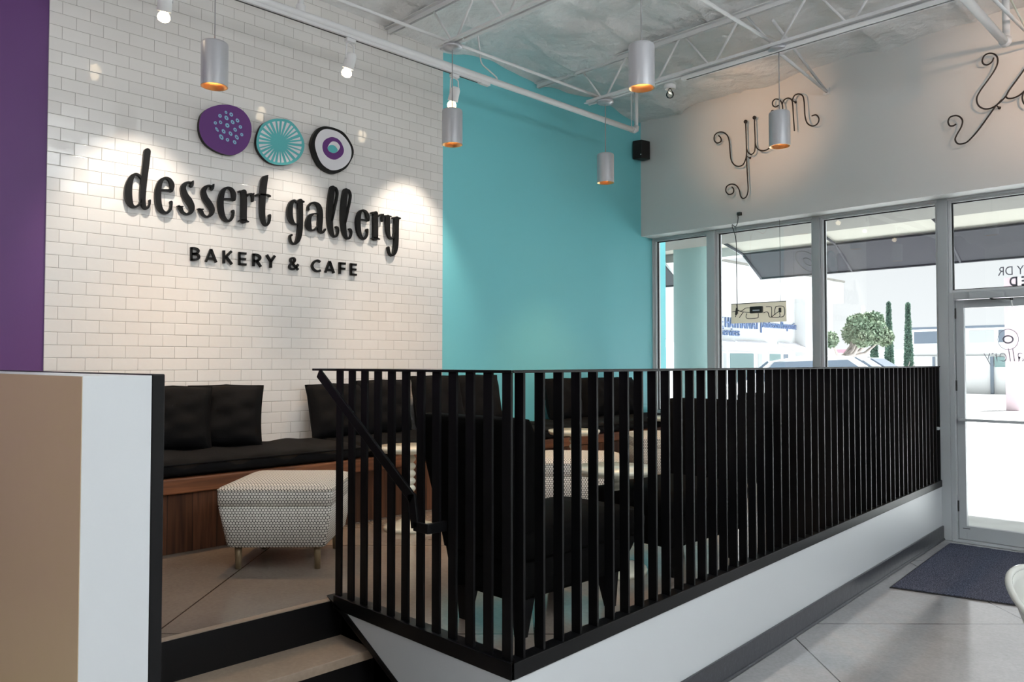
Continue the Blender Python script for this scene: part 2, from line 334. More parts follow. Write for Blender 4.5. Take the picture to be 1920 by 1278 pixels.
def root(name, loc=(0,0,0), label=None, cat=None, group=None, rz=0, kind=None):
    o = bpy.data.objects.new(name, None); COL.objects.link(o); o.location = loc; o.rotation_euler = (0, 0, rz)
    o.empty_display_size = 0.1
    return tag(o, label, cat, group, kind)
def tag(o, label=None, cat=None, group=None, kind=None):
    if label: o['label'] = label
    if cat: o['category'] = cat
    if group: o['group'] = group
    if kind: o['kind'] = kind
    return o
def build(name, mb, mat, parent=None, smooth=False, bevel=0, bseg=2, sub=0, world=True, uvbox=False, org=None):
    """link the collected geometry as ONE mesh object; vertices are in room coordinates when world is True"""
    me = bpy.data.meshes.new(name); off = V((0,0,0)); rot = None
    if parent is not None and world:
        p = parent; off = V((0,0,0)); ch = []
        while p is not None: ch.append(p); p = p.parent
        mw = Matrix.Identity(4)
        for p in reversed(ch): mw = mw @ Matrix.Translation(p.location) @ p.rotation_euler.to_matrix().to_4x4()
        inv = mw.inverted(); vs = [inv @ v for v in mb.v]
    else: vs = mb.v
    if org is not None: org = V(org); vs = [v - org for v in vs]
    me.from_pydata([tuple(v) for v in vs], [], mb.f)
    bm = bmesh.new(); bm.from_mesh(me); bmesh.ops.recalc_face_normals(bm, faces=bm.faces)
    if uvbox:
        ul = bm.loops.layers.uv.new('UVMap')
        for f in bm.faces:
            n = f.normal; a = max(range(3), key=lambda i: abs(n[i]))
            for l in f.loops:
                c = l.vert.co; l[ul].uv = ((c.y, c.z), (c.x, c.z), (c.x, c.y))[a]
    bm.to_mesh(me); bm.free()
    me.materials.append(MAT[mat])
    o = bpy.data.objects.new(name, me); COL.objects.link(o)
    if org is not None: o.location = org
    if parent is not None: o.parent = parent
    if smooth:
        for p in me.polygons: p.use_smooth = True
    if bevel:
        m = o.modifiers.new('bevel', 'BEVEL'); m.width = bevel; m.segments = bseg; m.limit_method = 'ANGLE'; m.angle_limit = math.radians(40); m.harden_normals = False
        for p in me.polygons: p.use_smooth = True
        if not smooth:
            w = o.modifiers.new('wn', 'WEIGHTED_NORMAL'); w.keep_sharp = True
    if sub:
        m = o.modifiers.new('sub', 'SUBSURF'); m.levels = sub; m.render_levels = sub
    return o
def struct(name, mb, mat, **k):
    o = build(name, mb, mat, **k); o['kind'] = 'structure'; return o
def children(o): return [c for c in bpy.data.objects if c.parent is o]
def copy_tree(o, parent=None):
    c = o.copy(); COL.objects.link(c); c.parent = parent
    for ch in children(o): copy_tree(ch, c)
    return c
def cr(pts, n=8, closed=False):
    """Catmull-Rom through tuples"""
    out = []; N = len(pts); pts = [tuple(map(float, p)) for p in pts]
    rng = range(N) if closed else range(N-1)
    for i in rng:
        if closed: p0, p1, p2, p3 = pts[i-1], pts[i], pts[(i+1) % N], pts[(i+2) % N]
        else: p0, p1, p2, p3 = pts[max(i-1,0)], pts[i], pts[i+1], pts[min(i+2,N-1)]
        for k in range(n):
            t = k/n; t2 = t*t; t3 = t2*t
            out.append(tuple(0.5*((2*b)+(-a+c)*t+(2*a-5*b+4*c-d)*t2+(-a+3*b-3*c+d)*t3) for a, b, c, d in zip(p0, p1, p2, p3)))
    if not closed: out.append(pts[-1])
    return out

# ================================================================== SETTING
YW = 7.22      # inner face of the white wall above the windows
YG = 7.50      # window plane
ZP = 0.48      # platform height
XC = 12.0; YB = -6.0
def ceil_z(x, y):
    z = 4.27 + 0.03*x if x < 6 else 4.45
    z += 0.035*math.sin(y*4.2+0.6*math.sin(x*1.7)) * (0.4+0.6*math.sin(x*0.9+1)**2)
    z += 0.02*math.sin(x*5.1+y*1.3)+0.012*math.sin(x*11+2*math.sin(y*7))
    for yy in (0.19, 1.96, 3.73, 5.50):                     # blanket crumpled along the joists
        z += (-0.03+0.022*math.sin(x*31+3*math.sin(x*13))*math.sin(y*47+x*5))*math.exp(-((y-yy)/0.10)**2)
    for xx in (0.55, 1.25, 1.95, 2.65, 3.35, 4.05, 4.75, 5.5):                               # sagging seams between the rolls
        z -= 0.035*math.exp(-((x-xx-0.03*math.sin(y*3))/0.022)**2)
    return z
mb = MB().box((-0.2, YB-0.2, -0.2), (XC+0.2, YG+0.06, 0.0)); struct('floor', mb, 'floor')
mb = MB().grid(lambda u, v: (-0.02+u*(XC+0.04), YB+v*(YW+0.05-YB), ceil_z(u*XC, YB+v*(YW-YB))), 260, 300)
struct('ceiling', mb, 'ceil', smooth=True)
struct('roof_deck', MB().box((-0.4, YB-0.3, 4.75), (XC+0.3, YG+0.25, 4.95)), 'beam')
mb = MB().box((-0.2, YB, 0.0), (0.0, 1.283, 4.75)); struct('wall_left', mb, 'purple')
mb = MB().box((-0.2, 1.283, 0.0), (0.012, 4.310, 4.75)); struct('wall_left_tiled', mb, 'tile')
mb = MB().box((-0.2, 4.310, 0.0), (0.0, YG+0.2, 4.75)); struct('wall_left_teal', mb, 'teal')
mb = MB().box((0.0, YW, 2.95), (XC, YG+0.2, 4.75)); struct('wall_front', mb, 'wallwhite')
mb = MB().box((XC, YB, 0.0), (XC+0.2, YG+0.2, 4.75)); struct('wall_right', mb, 'wallwhite')
mb = MB().box((-0.2, YB-0.2, 0.0), (XC+0.2, YB, 4.75)); struct('wall_back', mb, 'wallwhite')
mb = MB().box((0.0, YG-0.07, 0.0), (3.0, YG+0.07, 0.945)); struct('wall_front_sill', mb, 'wallwhite')
struct('trim_10', MB().box((0.0, YG-0.13, 0.945), (3.0, YG+0.07, 0.970)), 'alum', bevel=0.004)

# platform, its white side walls, baseboard
RA = V((3.316, 1.875, 0)); RB = V((3.0, 7.43, 0)); RT = (RB-RA).normalized(); RN = V((RT.y, -RT.x, 0))   # RN points outwards (+x)
mb = MB().prism([(0,0.2,0), (2.17,0.2,0), (2.17,1.93,0), (3.30,1.93,0), (2.985,YG-0.07,0), (0,YG-0.07,0)], (0,0,ZP)); struct('floor_platform', mb, 'platf')
th = 0.05
mb = MB().prism([RA, RB, RB-RN*th, RA+V((-th,0.0,0))], (0,0,0.455)); struct('wall_platform_front', mb, 'lowwhite')
e0 = hit(651, 1150, 'y', 1.87); e1 = hit(747, 1278, 'y', 1.87); sl = (e1.z-e0.z)/(e1.x-e0.x); xb = e0.x + (0-e0.z)/sl
mb = MB().prism([(e0.x,1.870,0.455), (3.316,1.870,0.455), (3.316,1.870,0), (xb,1.870,0)], (0,0.06,0)); struct('wall_platform_side', mb, 'lowwhite')
mb = MB().prism([RA+RN*0.001, RB+RN*0.001, RB+RN*0.014, RA+RN*0.014], (0,0,0.122))
mb.tube([RA+RN*0.012+V((0,0,.006)), RB+RN*0.012+V((0,0,.006))], 0.012, 8); struct('baseboard_front', mb, 'base', bevel=0.003)
mb = MB().prism([(xb+.02,1.858,0), (3.316,1.858,0), (3.316,1.869,0), (xb+.02,1.869,0)], (0,0,0.122)); struct('baseboard_side', mb, 'base')

# stair: risers black, treads tan concrete, black stringer
st = root('stair', (2.45, 1.35, 0), 'short concrete stair with tan treads and black risers up to the lounge platform', 'stair', kind='structure')
Y0s, Y1s = 0.80, 1.93
for k, (x0, x1, zt) in enumerate(((2.17, 2.45, 0.32), (2.43, 2.73, 0.16))):
    build('tread', MB().box((x0, Y0s, zt-0.04), (x1-0.02, Y1s, zt)), 'tread', st, bevel=0.004)
    build('riser', MB().box((x1-0.035, Y0s, 0 if k else 0.0), (x1-0.021, Y1s, zt-0.002)), 'black', st)
build('riser', MB().box((2.171, Y0s, 0.30), (2.185, Y1s, ZP-0.002)), 'black', st)
build('nosing', MB().box((2.150, Y0s, ZP-0.001), (2.186, Y1s, ZP+0.003)), 'tread', st)
build('side_panel', MB().box((2.17, 1.930, 0.0), (2.95, 1.945, 0.455)), 'black', st)
u0 = hit(612, 1122, 'y', 1.87); u1 = hit(730, 1278, 'y', 1.87); su = (u1.z-u0.z)/(u1.x-u0.x)
build('stringer', MB().prism([(u0.x,1.866,0.50), (e0.x,1.866,0.455), (xb,1.866,0), (u0.x+(0-0.50)/su,1.866,0)], (0,0.062,0)), 'black', st, bevel=0.003)

# half wall left of the stair
pw = root('half_wall', (2.2, 0.67, 0), 'low white ended wall with champagne side and black edge left of the stair', 'half wall')
PX = 3.316; y0p = hit(155,706,'x',PX).y; y1p = hit(285,704,'x',PX).y; y2p = hit(310,704,'x',PX).y; zt = 1.492
build('core', MB().box((0.3, y0p, 0), (PX, y1p, zt)), 'lowwhite', pw, bevel=0.001)
build('side_panel', MB().box((0.3, y0p-0.001, 0), (PX-0.001, y0p+0.003, zt-0.001)), 'greige', pw)
build('edge_board', MB().box((0.3, y1p+0.0005, 0), (PX, y2p, zt+0.003)), 'black', pw, bevel=0.003)

# ------------------------------------------------------------------ windows
def frame_rect(mb, x0, x1, z0, z1, w, ya, yb):
    mb.box((x0, ya, z0), (x0+w, yb, z1)); mb.box((x1-w, ya, z0), (x1, yb, z1))
    mb.box((x0+w, ya, z0), (x1-w, yb, z0+w)); mb.box((x0+w, ya, z1-w), (x1-w, yb, z1))
def window(n, x0, x1, z0, z1):
    r = root('window_%d' % n, ((x0+x1)/2, YG, z0), kind='structure')
    m = MB(); frame_rect(m, x0, x1, z0, z1, 0.022, YG-0.045, YG+0.045); build('window_frame', m, 'alumwhite', r, bevel=0.003)
    m = MB(); frame_rect(m, x0+0.022, x1-0.022, z0+0.022, z1-0.022, 0.008, YG-0.012, YG+0.012); build('gasket', m, 'gasket', r)
    build('pane', MB().box((x0+0.026, YG-0.003, z0+0.026), (x1-0.026, YG+0.003, z1-0.026)), 'glass', r)
window(1, 0.012, 0.715, 0.97, 2.935)
window(2, 0.805, 1.880, 0.97, 2.935)
window(3, 1.950, 2.995, 0.97, 2.935)
window(4, 3.075, 5.30, 2.13, 2.935)
window(5, 5.36, 7.40, 0.25, 2.935)
window(6, 7.46, 9.60, 0.25, 2.935)
window(7, 9.66, 11.95, 0.25, 2.935)
for i, (x0, x1, z0) in enumerate(((0.715, 0.805, 0.97), (1.880, 1.950, 0.97), (2.995, 3.075, 0.0), (5.30, 5.36, 0.0), (7.40, 7.46, 0), (9.60, 9.66, 0))):
    struct('trim_%d' % (i+1), MB().box((x0, YG-0.075, z0), (x1, YG+0.07, 2.95)), 'alum' if i != 0 else 'alumwhite', bevel=0.004)
struct('trim_7', MB().box((0.0, YG-0.06, 2.930), (XC, YG+0.07, 2.952)), 'alumwhite')
struct('trim_8', MB().box((0.0, YG-0.07, 0.0), (0.012, YG+0.07, 2.93)), 'alumwhite')
struct('trim_9', MB().box((5.36, YG-0.06, 0.0), (XC, YG+0.06, 0.25)), 'alum')

# ------------------------------------------------------------------ door
d = root('door_1', (3.7, YG, 0), kind='structure')
m = MB(); m.box((3.0755, YG-0.07, 0), (3.115, YG+0.05, 2.129)); m.box((5.24, YG-0.07, 0), (5.299, YG+0.05, 2.129)); m.box((3.115, YG-0.07, 2.07), (5.24, YG+0.05, 2.129)); m.box((4.16, YG-0.05, 0), (4.20, YG+0.05, 2.07))
build('jamb', m, 'alum', d, bevel=0.003)
m = MB(); m.box((3.119, YG-0.03, 0.022), (3.145+0.035, YG+0.02, 2.065)); m.box((4.085, YG-0.03, 0.022), (4.155, YG+0.02, 2.065)); m.box((3.18, YG-0.03, 0.022), (4.085, YG+0.02, 0.135)); m.box((3.18, YG-0.03, 1.995), (4.085, YG+0.02, 2.065))
leaf = build('leaf', m, 'alum', d, bevel=0.003)
build('pane', MB().box((3.178, YG-0.006, 0.133), (4.087, YG, 1.997)), 'glass', d)
m = MB(); m.box((4.205, YG-0.03, 0.022), (4.28, YG+0.02, 2.065)); m.box((5.16, YG-0.03, 0.022), (5.235, YG+0.02, 2.065)); m.box((4.28, YG-0.03, 0.022), (5.16, YG+0.02, 0.135)); m.box((4.28, YG-0.03, 1.995), (5.16, YG+0.02, 2.065))
build('leaf', m, 'alum', d, bevel=0.003); build('pane', MB().box((4.278, YG-0.006, 0.133), (5.162, YG, 1.997)), 'glass', d)
bz = hit(1850, 789, 'y', YG-0.06).z
m = MB().box((3.14, YG-0.075, bz-0.012), (4.13, YG-0.058, bz+0.012)); m.box((3.14, YG-0.06, bz-0.016), (3.165, YG-0.028, bz+0.016)); m.box((4.10, YG-0.06, bz-0.016), (4.13, YG-0.028, bz+0.016)); build('push_bar', m, 'alum', d, bevel=0.003)
build('threshold', MB().box((3.08, YG-0.09, 0.0), (5.30, YG+0.06, 0.018)), 'alum', d, bevel=0.004)
build('label_plate', MB().box((3.150, YG-0.032, 0.112), (3.205, YG-0.0305, 0.118)), 'hinge', d)
for z in (0.3, 1.33, 1.95): build('hinge', MB().tube([(3.118, YG-0.036, z-0.045), (3.118, YG-0.036, z+0.045)], 0.008, 8), 'hinge', d)
a = hit(1818, 556, 'y', YG-0.10); b_ = hit(1876, 562, 'y', YG-0.10)
cl = build('door_closer', MB().box((a.x, YG-0.125, 2.065), (b_.x+0.03, YG-0.072, 2.118)), 'alum', d, bevel=0.006)
p0 = V((a.x+0.16, YG-0.10, 2.055)); p1 = V((b_.x+0.10, YG-0.20, 2.04)); p2 = hit(1898, 573, 'y', YG-0.05)
m = MB().tube([p0+V((0,0,.01)), p0], 0.012, 10); m.tube([p0, p1], 0.007, 8); m.tube([p1, p2], 0.006, 8); m.tube([p1-V((0,0,.01)), p1+V((0,0,.01))], 0.011, 10)
build('closer_arm', m, 'hinge', cl)

# vinyl lettering on the glass, readable from outside
def text_obj(name, body, size, loc, rotz, mat, extrude=0.001, parent=None, align='LEFT', shear=0, sx=1.0, bold=0.0, fit=None):
    cu = bpy.data.curves.new(name, 'FONT'); cu.body = body; cu.size = size; cu.extrude = extrude; cu.align_x = align; cu.shear = shear; cu.offset = bold
    t = bpy.data.objects.new(name+'_tmp', cu); COL.objects.link(t)
    dg = bpy.context.evaluated_depsgraph_get(); me = bpy.data.meshes.new_from_object(t.evaluated_get(dg)); bpy.data.objects.remove(t)
    me.name = name; me.materials.clear(); me.materials.append(MAT[mat])
    if fit: xs_ = [v.co.x for v in me.vertices]; sx = fit/(max(xs_)-min(xs_))
    mat4 = Matrix.Translation(loc) @ Matrix.Rotation(rotz, 4, 'Z') @ Matrix.Rotation(PI/2, 4, 'X') @ Matrix.Diagonal((sx, 1, 1, 1))
    me.transform(mat4)
    if parent is not None:
        me.transform(Matrix.Translation(-parent.location))
    o = bpy.data.objects.new(name, me); COL.objects.link(o)
    if parent is not None: o.parent = parent
    return o
tx = hit(1871, 515, 'y', YG+0.006)
r = root('address_lettering', (tx.x+0.4, YG+0.007, tx.z-0.1), 'mirrored grey vinyl address lettering on the glass above the door', 'window lettering')
text_obj('first_line', 'KIRBY DR', 0.105, (tx.x, YG+0.007, hit(1895,515,'y',YG).z), PI, 'vinyl', 0.0006, r, 'RIGHT', sx=0.8)
tx2 = hit(1892, 534, 'y', YG)
text_obj('second_line', 'SUITE D', 0.105, (tx2.x, YG+0.007, hit(1905,535,'y',YG).z), PI, 'vinyl', 0.0006, r, 'RIGHT', sx=0.8, bold=0.003)
lc = hit(1890, 636, 'y', YG+0.002)
r = root('door_decal', lc, 'faint round logo and mirrored script decal on the glass door', 'window decal')
m = MB().tube([lc+V((0.075*math.cos(t*PI/16), 0.002, 0.085*math.sin(t*PI/16))) for t in range(33)], 0.0022, 6); build('outer_ring', m, 'vinyl', r)
m = MB().tube([lc+V((0.035*math.cos(t*PI/16), 0.002, 0.030*math.sin(t*PI/16))) for t in range(33)], 0.006, 6); build('inner_ring', m, 'vinyl', r)
g0 = hit(1845, 678, 'y', YG); text_obj('script', 'gallery', 0.17, (g0.x+0.0, YG+0.003, g0.z), PI, 'vinyl', 0.0005, r, 'RIGHT', shear=0.15, sx=0.8, bold=-0.004)

# ================================================================== RAILING
rl = root('slatted_railing', (3.316, 1.875, 0.455), 'black steel railing with closely set flat vertical bars round the platform edge', 'railing')
ZB0, ZB1, ZT = 0.455, 0.512, 1.495
xs0 = hit(627, 1112, 'y', 1.873).x
m = MB().prism([RA+RN*0.006, RB+RN*0.006, RB-RN*0.055, RA+V((-0.055,0.055,0))], (0,0,ZB1-ZB0))
m.prism([V((xs0,1.866,0)), V((3.322,1.866,0)), V((3.26,1.93,0)), V((xs0,1.93,0))], (0,0,ZB1-ZB0))
m.v = [v+V((0,0,ZB0)) for v in m.v]; build('base_rail', m, 'slat', rl, bevel=0.003)
LT = (RB-RA).length
xt0 = hit(593, 697, 'y', 1.89).x
m = MB().prism([RA+RN*0.004+V((0,0,ZT-0.008)), RB+RN*0.004+V((0,0,ZT-0.008)), RB-RN*0.05+V((0,0,ZT-0.008)), RA-RN*0.05+V((0,0.05,ZT-0.008))], (0,0,0.010))
m.prism([V((xt0,1.868,ZT-0.008)), V((3.318,1.868,ZT-0.008)), V((3.27,1.918,ZT-0.008)), V((xt0,1.918,ZT-0.008))], (0,0,0.010))
build('top_rail', m, 'slat', rl, bevel=0.002)
# flat bars: all stand with the broad face towards -y
def bar(p, w=0.043, t=0.010):
    """p = outer (+x) edge of the bar at its foot"""
    x1 = p.x; return MB().box((x1-w, p.y-t/2, ZB1-0.002), (x1, p.y+t/2, ZT-0.007))
s = 0.063
while s < LT-0.02:
    p = RA + RT*s - RN*0.002; build('bar', bar(p), 'slat', rl); s += 0.1074
for x in [2.254+0.0953*k for k in range(12)]:
    build('bar', bar(V((x, 1.885, 0))), 'slat', rl)
# stair handrail
hy = 1.80
A = hit(598, 699, 'y', hy); B = hit(772, 930, 'y', hy); Cc = hit(779, 982, 'y', hy); D = hit(800, 992, 'y', hy)
m = MB()
def flat(m, p, q, h=0.021, t=0.006):
    dd = (q-p).normalized(); up = V((-dd.z, 0, dd.x)); m.obox((p+q)/2, (q-p)/2, up*h, V((0,t,0)))
flat(m, A, B+V((0.01,0,-0.01))); flat(m, B+V((0,0,0.01)), Cc+V((0,0,-0.015))); flat(m, Cc+V((-0.008,0,-0.008)), V((2.96, hy, Cc.z-0.008)), h=0.018)
m.box((2.94, hy, Cc.z-0.026), (2.962, 1.885, Cc.z+0.010)); m.box((A.x-0.03, hy-0.006, ZT-0.006), (A.x+0.03, 1.88, ZT+0.002))
build('stair_handrail', m, 'slat', rl, bevel=0.003)

# ================================================================== LOUNGE
# bench along the left wall, turning along the windows
XB0, XB1 = 0.86, 0.76        # base face at y=1.0 and y=6.9
bn = root('bench', (0.45, 4.0, ZP), 'walnut boarded bench built along the tiled and teal walls', 'bench')
def bx(y, e=0): return XB0 + (XB1-XB0)*(y-1.0)/5.9 + e
build('front_boards', MB().prism([(0.02,0.80,ZP+0.001), (bx(0.80),0.80,ZP+0.001), (bx(7.1),7.1,ZP+0.001), (0.02,7.1,ZP+0.001)], (0,0,0.325)), 'wood', bn)
build('edge_rail', MB().prism([(0.02,0.78,0.807), (bx(0.78,.045),0.78,0.807), (bx(7.13,.045)-.08,7.13,0.807), (0.02,7.13,0.807)], (0,0,0.085)), 'woodrail', bn, bevel=0.010, bseg=3)

def cushion(x0, x1f, y0, y1, label, along='y'):
    """tufted seat pad; x1f(y) gives the front edge"""
    r = root('seat_cushion', ((x0+x1f((y0+y1)/2))/2, (y0+y1)/2, 0.893), label, 'cushion', 'black tufted pads on the bench')
    nu, nv = 60, 34
    zc, ht = 0.893, 0.092
    def fn(u, v):
        y = y0+(y1-y0)*u; a = 2*PI*v
        xc = (x0+x1f(y))/2; hx = (x1f(y)-x0)/2
        c, s_ = math.cos(a), math.sin(a)
        X = math.copysign(abs(c)**0.22, c)*hx; Z = math.copysign(abs(s_)**0.5, s_)
        e = min(u, 1-u)*(y1-y0)/0.04; e = min(1, e)**0.4
        z = zc + ht/2 + Z*ht/2*e
        if Z > 0.3:
            tu = math.cos(2*PI*(y-y0)/0.32)*0.5+0.5; tv = math.cos(2*PI*(X/hx*0.5+0.5)*3)*0.5+0.5
            z -= 0.022*(tu*tv)**3; z += 0.006*math.sin(y*23+X*17)
        return (xc+X*(0.97+0.03*e), y, z)
    m = MB().grid(fn, nu, nv, cv=True); m.f.append(tuple(range(nv))); m.f.append(tuple(range((nu-1)*nv, nu*nv))[::-1])
    build('pad', m, 'blackfab', r, smooth=True)
    m = MB(); pts = [(x1f(y0)-0.012+0, y0+0.02, zc+ht*0.86)]+[(x1f(y)+0.002, y, zc+ht*0.80) for y in [y0+0.05+(y1-y0-0.1)*k/12 for k in range(13)]]+[(x1f(y1)-0.012, y1-0.02, zc+ht*0.86)]
    m.tube(pts, 0.006, 6); build('piping', m, 'blackfab', r, smooth=True)
f_ = lambda y: bx(y, 0.03)
cushion(0.03, f_, 0.80, 2.98, 'long black tufted pad on the bench against the tiled wall, nearest the stair')
cushion(0.03, f_, 3.00, 4.98, 'black tufted bench pad where the tiled wall meets the teal wall')
cushion(0.03, f_, 5.00, 7.08, 'black tufted bench pad under the teal wall, reaching the window corner')
# scatter pillows
def pillow_mesh(seed, w=0.46, h=0.43, t=0.19):
    rnd = random.Random(seed); ph = [rnd.uniform(0, 6) for _ in range(6)]
    N = 22
    def surf(sgn):
        def fn(u, v):
            a = u*2-1; b = v*2-1
            k = (1-a**4)*(1-b**4); pin = 1-0.055*(1-abs(a)**2)*abs(b)**3 ; pin2 = 1-0.055*(1-abs(b)**2)*abs(a)**3
            th_ = t/2*max(0, k)**0.55*(1-0.10*b)
            th_ += 0.006*math.sin(7*a+ph[0]+3*b)*k+0.005*math.sin(11*b+ph[1]-4*a)*k + 0.008*abs(math.sin(3*a+5*b+ph[2]))*k
            slump = -0.03*(1+b)*abs(a)*0.3
            return (sgn*th_, a*w/2*pin2, b*h/2*pin+h/2+slump)
        return fn
    m = MB().grid(surf(1), N, N); m.grid(surf(-1), N, N); return m
def pillow(px, pyb, xw, rot, tilt, label, seed, s=1.0, w=0.46):
    p = hit(px, pyb, 'x', xw)
    r = root('throw_pillow', (xw, p.y, 0.968), label, 'pillow', 'black square pillows leaning along the bench')
    m = pillow_mesh(seed, w*s, 0.43*s); mt = Matrix.Rotation(rot, 4, 'Z') @ Matrix.Rotation(-tilt, 4, 'Y')
    m.v = [mt @ v for v in m.v]
    c = build('cover', m, 'blackfab', r, smooth=True, world=False)
    e = MB(); N = 20; loop = []
    for (a0, b0, a1, b1) in ((-1,-1,1,-1), (1,-1,1,1), (1,1,-1,1), (-1,1,-1,-1)):
        for k in range(N):
            a = a0+(a1-a0)*k/N; b = b0+(b1-b0)*k/N
            pin = 1-0.055*(1-abs(a)**2)*abs(b)**3; pin2 = 1-0.055*(1-abs(b)**2)*abs(a)**3
            loop.append(mt @ V((0, a*w*s/2*pin2, b*0.43*s/2*pin+0.43*s/2-0.03*(1+b)*abs(a)*0.3)))
    loop.append(loop[0]); e.tube(loop, 0.005, 6, caps=False); build('welt', e, 'blackfab', r, smooth=True, world=False)
pillow(322, 848, 0.26, -0.40, 0.22, 'black square pillow mostly hidden behind the half wall at the left end of the bench', 1)
pillow(420, 845, 0.27, -0.55, 0.20, 'black square pillow on the bench beside the half wall, wholly in view above the ottoman', 2, 1.0, 0.47)
pillow(640, 828, 0.22, -0.05, 0.30, 'black square pillow seen behind the top of the sloping stair handrail', 3)
pillow(728, 822, 0.20, 0.06, 0.24, 'black square pillow behind the low table nearest the stair', 4, 1.04)
pillow(828, 815, 0.20, 0.0, 0.20, 'black square pillow half before the tiles, half before the teal wall', 5, 1.1)
pillow(900, 808, 0.20, -0.10, 0.20, 'black square pillow against the teal wall beside the seam of tile and teal', 6, 1.1)
pillow(1063, 788, 0.20, 0.0, 0.22, 'black square pillow leftmost of three at the window end of the bench', 7, 1.0)
pillow(1121, 783, 0.20, 0.05, 0.22, 'black square pillow in the middle of the three at the window end of the bench', 8, 1.0)
pillow(1172, 779, 0.20, -0.08, 0.26, 'black square pillow nearest the windows on the bench', 9, 1.0)

# ottomans
def ottoman_parts(r):
    W0, W1, D0, D1 = 0.25, 0.285, 0.265, 0.295
    z0, z1, z2, z3 = 0.115, 0.325, 0.37, 0.44
    def ring(w, d_, z, rad=0.03, n=5):
        pts = []
        for cx, cy, a0 in ((w-rad, d_-rad, 0), (-w+rad, d_-rad, PI/2), (-w+rad, -d_+rad, PI), (w-rad, -d_+rad, 3*PI/2)):
            for k in range(n): an = a0+PI/2*k/(n-1); pts.append(V((cx+rad*math.cos(an), cy+rad*math.sin(an), z)))
        return pts
    def loft(rings, capb=True, capt=True):
        m = MB(); n = len(rings[0])
        for rg in rings: m.v += rg
        for i in range(len(rings)-1):
            for k in range(n): m.f.append((i*n+k, i*n+(k+1) % n, (i+1)*n+(k+1) % n, (i+1)*n+k))
        if capb: m.f.append(tuple(range(n))[::-1])
        if capt: m.f.append(tuple(range((len(rings)-1)*n, len(rings)*n)))
        return m
    m = loft([ring(W0-.01, D0-.01, z0), ring(W0, D0, z0+.01), ring((W0+W1)/2, (D0+D1)/2, (z0+z1)/2), ring(W1, D1, z1-.004), ring(W1-.004, D1-.004, z1)])
    build('body', m, 'fabric', r, smooth=True, world=False, uvbox=True).data.polygons[0].use_smooth = False
    m = loft([ring(W1-.004, D1-.004, z1+.001), ring(W1+.002, D1+.002, z1+.006), ring(W1+.004, D1+.004, z2+.03), ring(W1-.004, D1-.004, z2+.047, .035), ring(W1-.05, D1-.05, z3-.006, .05), ring(W1-.14, D1-.14, z3+.004, .05), ring(.06, .06, z3+.007, .03)])
    build('lid', m, 'fabric', r, smooth=True, world=False, uvbox=True)
    rg = ring(W1+.003, D1+.003, z2+.036); m = MB().tube(rg+[rg[0]], 0.004, 6, caps=False); build('piping', m, 'fabric', r, smooth=True, world=False, uvbox=True)
    for sx in (-1, 1):
        for sy in (-1, 1):
            m = MB().tube([(sx*(W0-.05), sy*(D0-.05), z0+.005), (sx*(W0-.05), sy*(D0-.05), 0)], [0.019, 0.015], 12); build('leg', m, 'brassleg', r, smooth=True, world=False)
ot = root('ottoman', (1.37, 2.125, ZP), 'dotted off-white ottoman standing clear in front of the bench beside the railing end', 'ottoman', 'dotted ottomans on short legs', rz=math.radians(46))
ottoman_parts(ot)
o2 = copy_tree(ot); o2.location = (1.28, 5.75, ZP); o2.rotation_euler.z = math.radians(50)
o2['label'] = 'dotted off-white ottoman farthest away, behind the middle low table near the teal wall'
o3 = copy_tree(ot); o3.location = (1.80, 4.00, ZP); o3.rotation_euler.z = math.radians(40)
o3['label'] = 'dotted off-white ottoman mostly hidden behind the nearest black armchair'

# low round tables with turned stems
def table_parts(r):
    build('tabletop', MB().lathe([(0.17, 0.485), (0.190, 0.487), (0.194, 0.497), (0.200, 0.500), (0.203, 0.512), (0.201, 0.520), (0.02, 0.5205)], seg=48), 'cream', r, smooth=True, world=False)
    prof = [(0.045, 0.486), (0.034, 0.470)]; z = 0.462
    while z > 0.10:
        for k in range(7): a = PI*k/6; prof.append((0.024+0.016*math.sin(a), z-0.046*k/6))
        z -= 0.0465
    prof += [(0.026, 0.086), (0.040, 0.070)]
    build('turned_stem', MB().lathe(prof, seg=24), 'cream', r, smooth=True, world=False)
    build('foot', MB().lathe([(0.036, 0.075), (0.06, 0.058), (0.10, 0.040), (0.145, 0.030), (0.158, 0.026), (0.162, 0.016), (0.160, 0.0)], seg=40), 'cream', r, smooth=True, world=False)
tb = root('side_table', (1.233, 3.03, ZP), 'small round cream table with beaded stem behind the sloping handrail', 'side table', 'cream pedestal tables')
table_parts(tb)
for loc, lab in (((1.19, 4.67), 'small round cream table at the bench edge under the first window-end pillow'),
                 ((hit(1152,875,'z',1.0).x, hit(1152,875,'z',1.0).y), 'round cream table between the two facing black armchairs, nearest of the tables on the right'),
                 ((hit(1253,781,'z',1.0).x, hit(1253,781,'z',1.0).y), 'small round cream table farthest away, at the window end of the bench')):
    t = copy_tree(tb); t.location = (loc[0], loc[1], ZP); t['label'] = lab

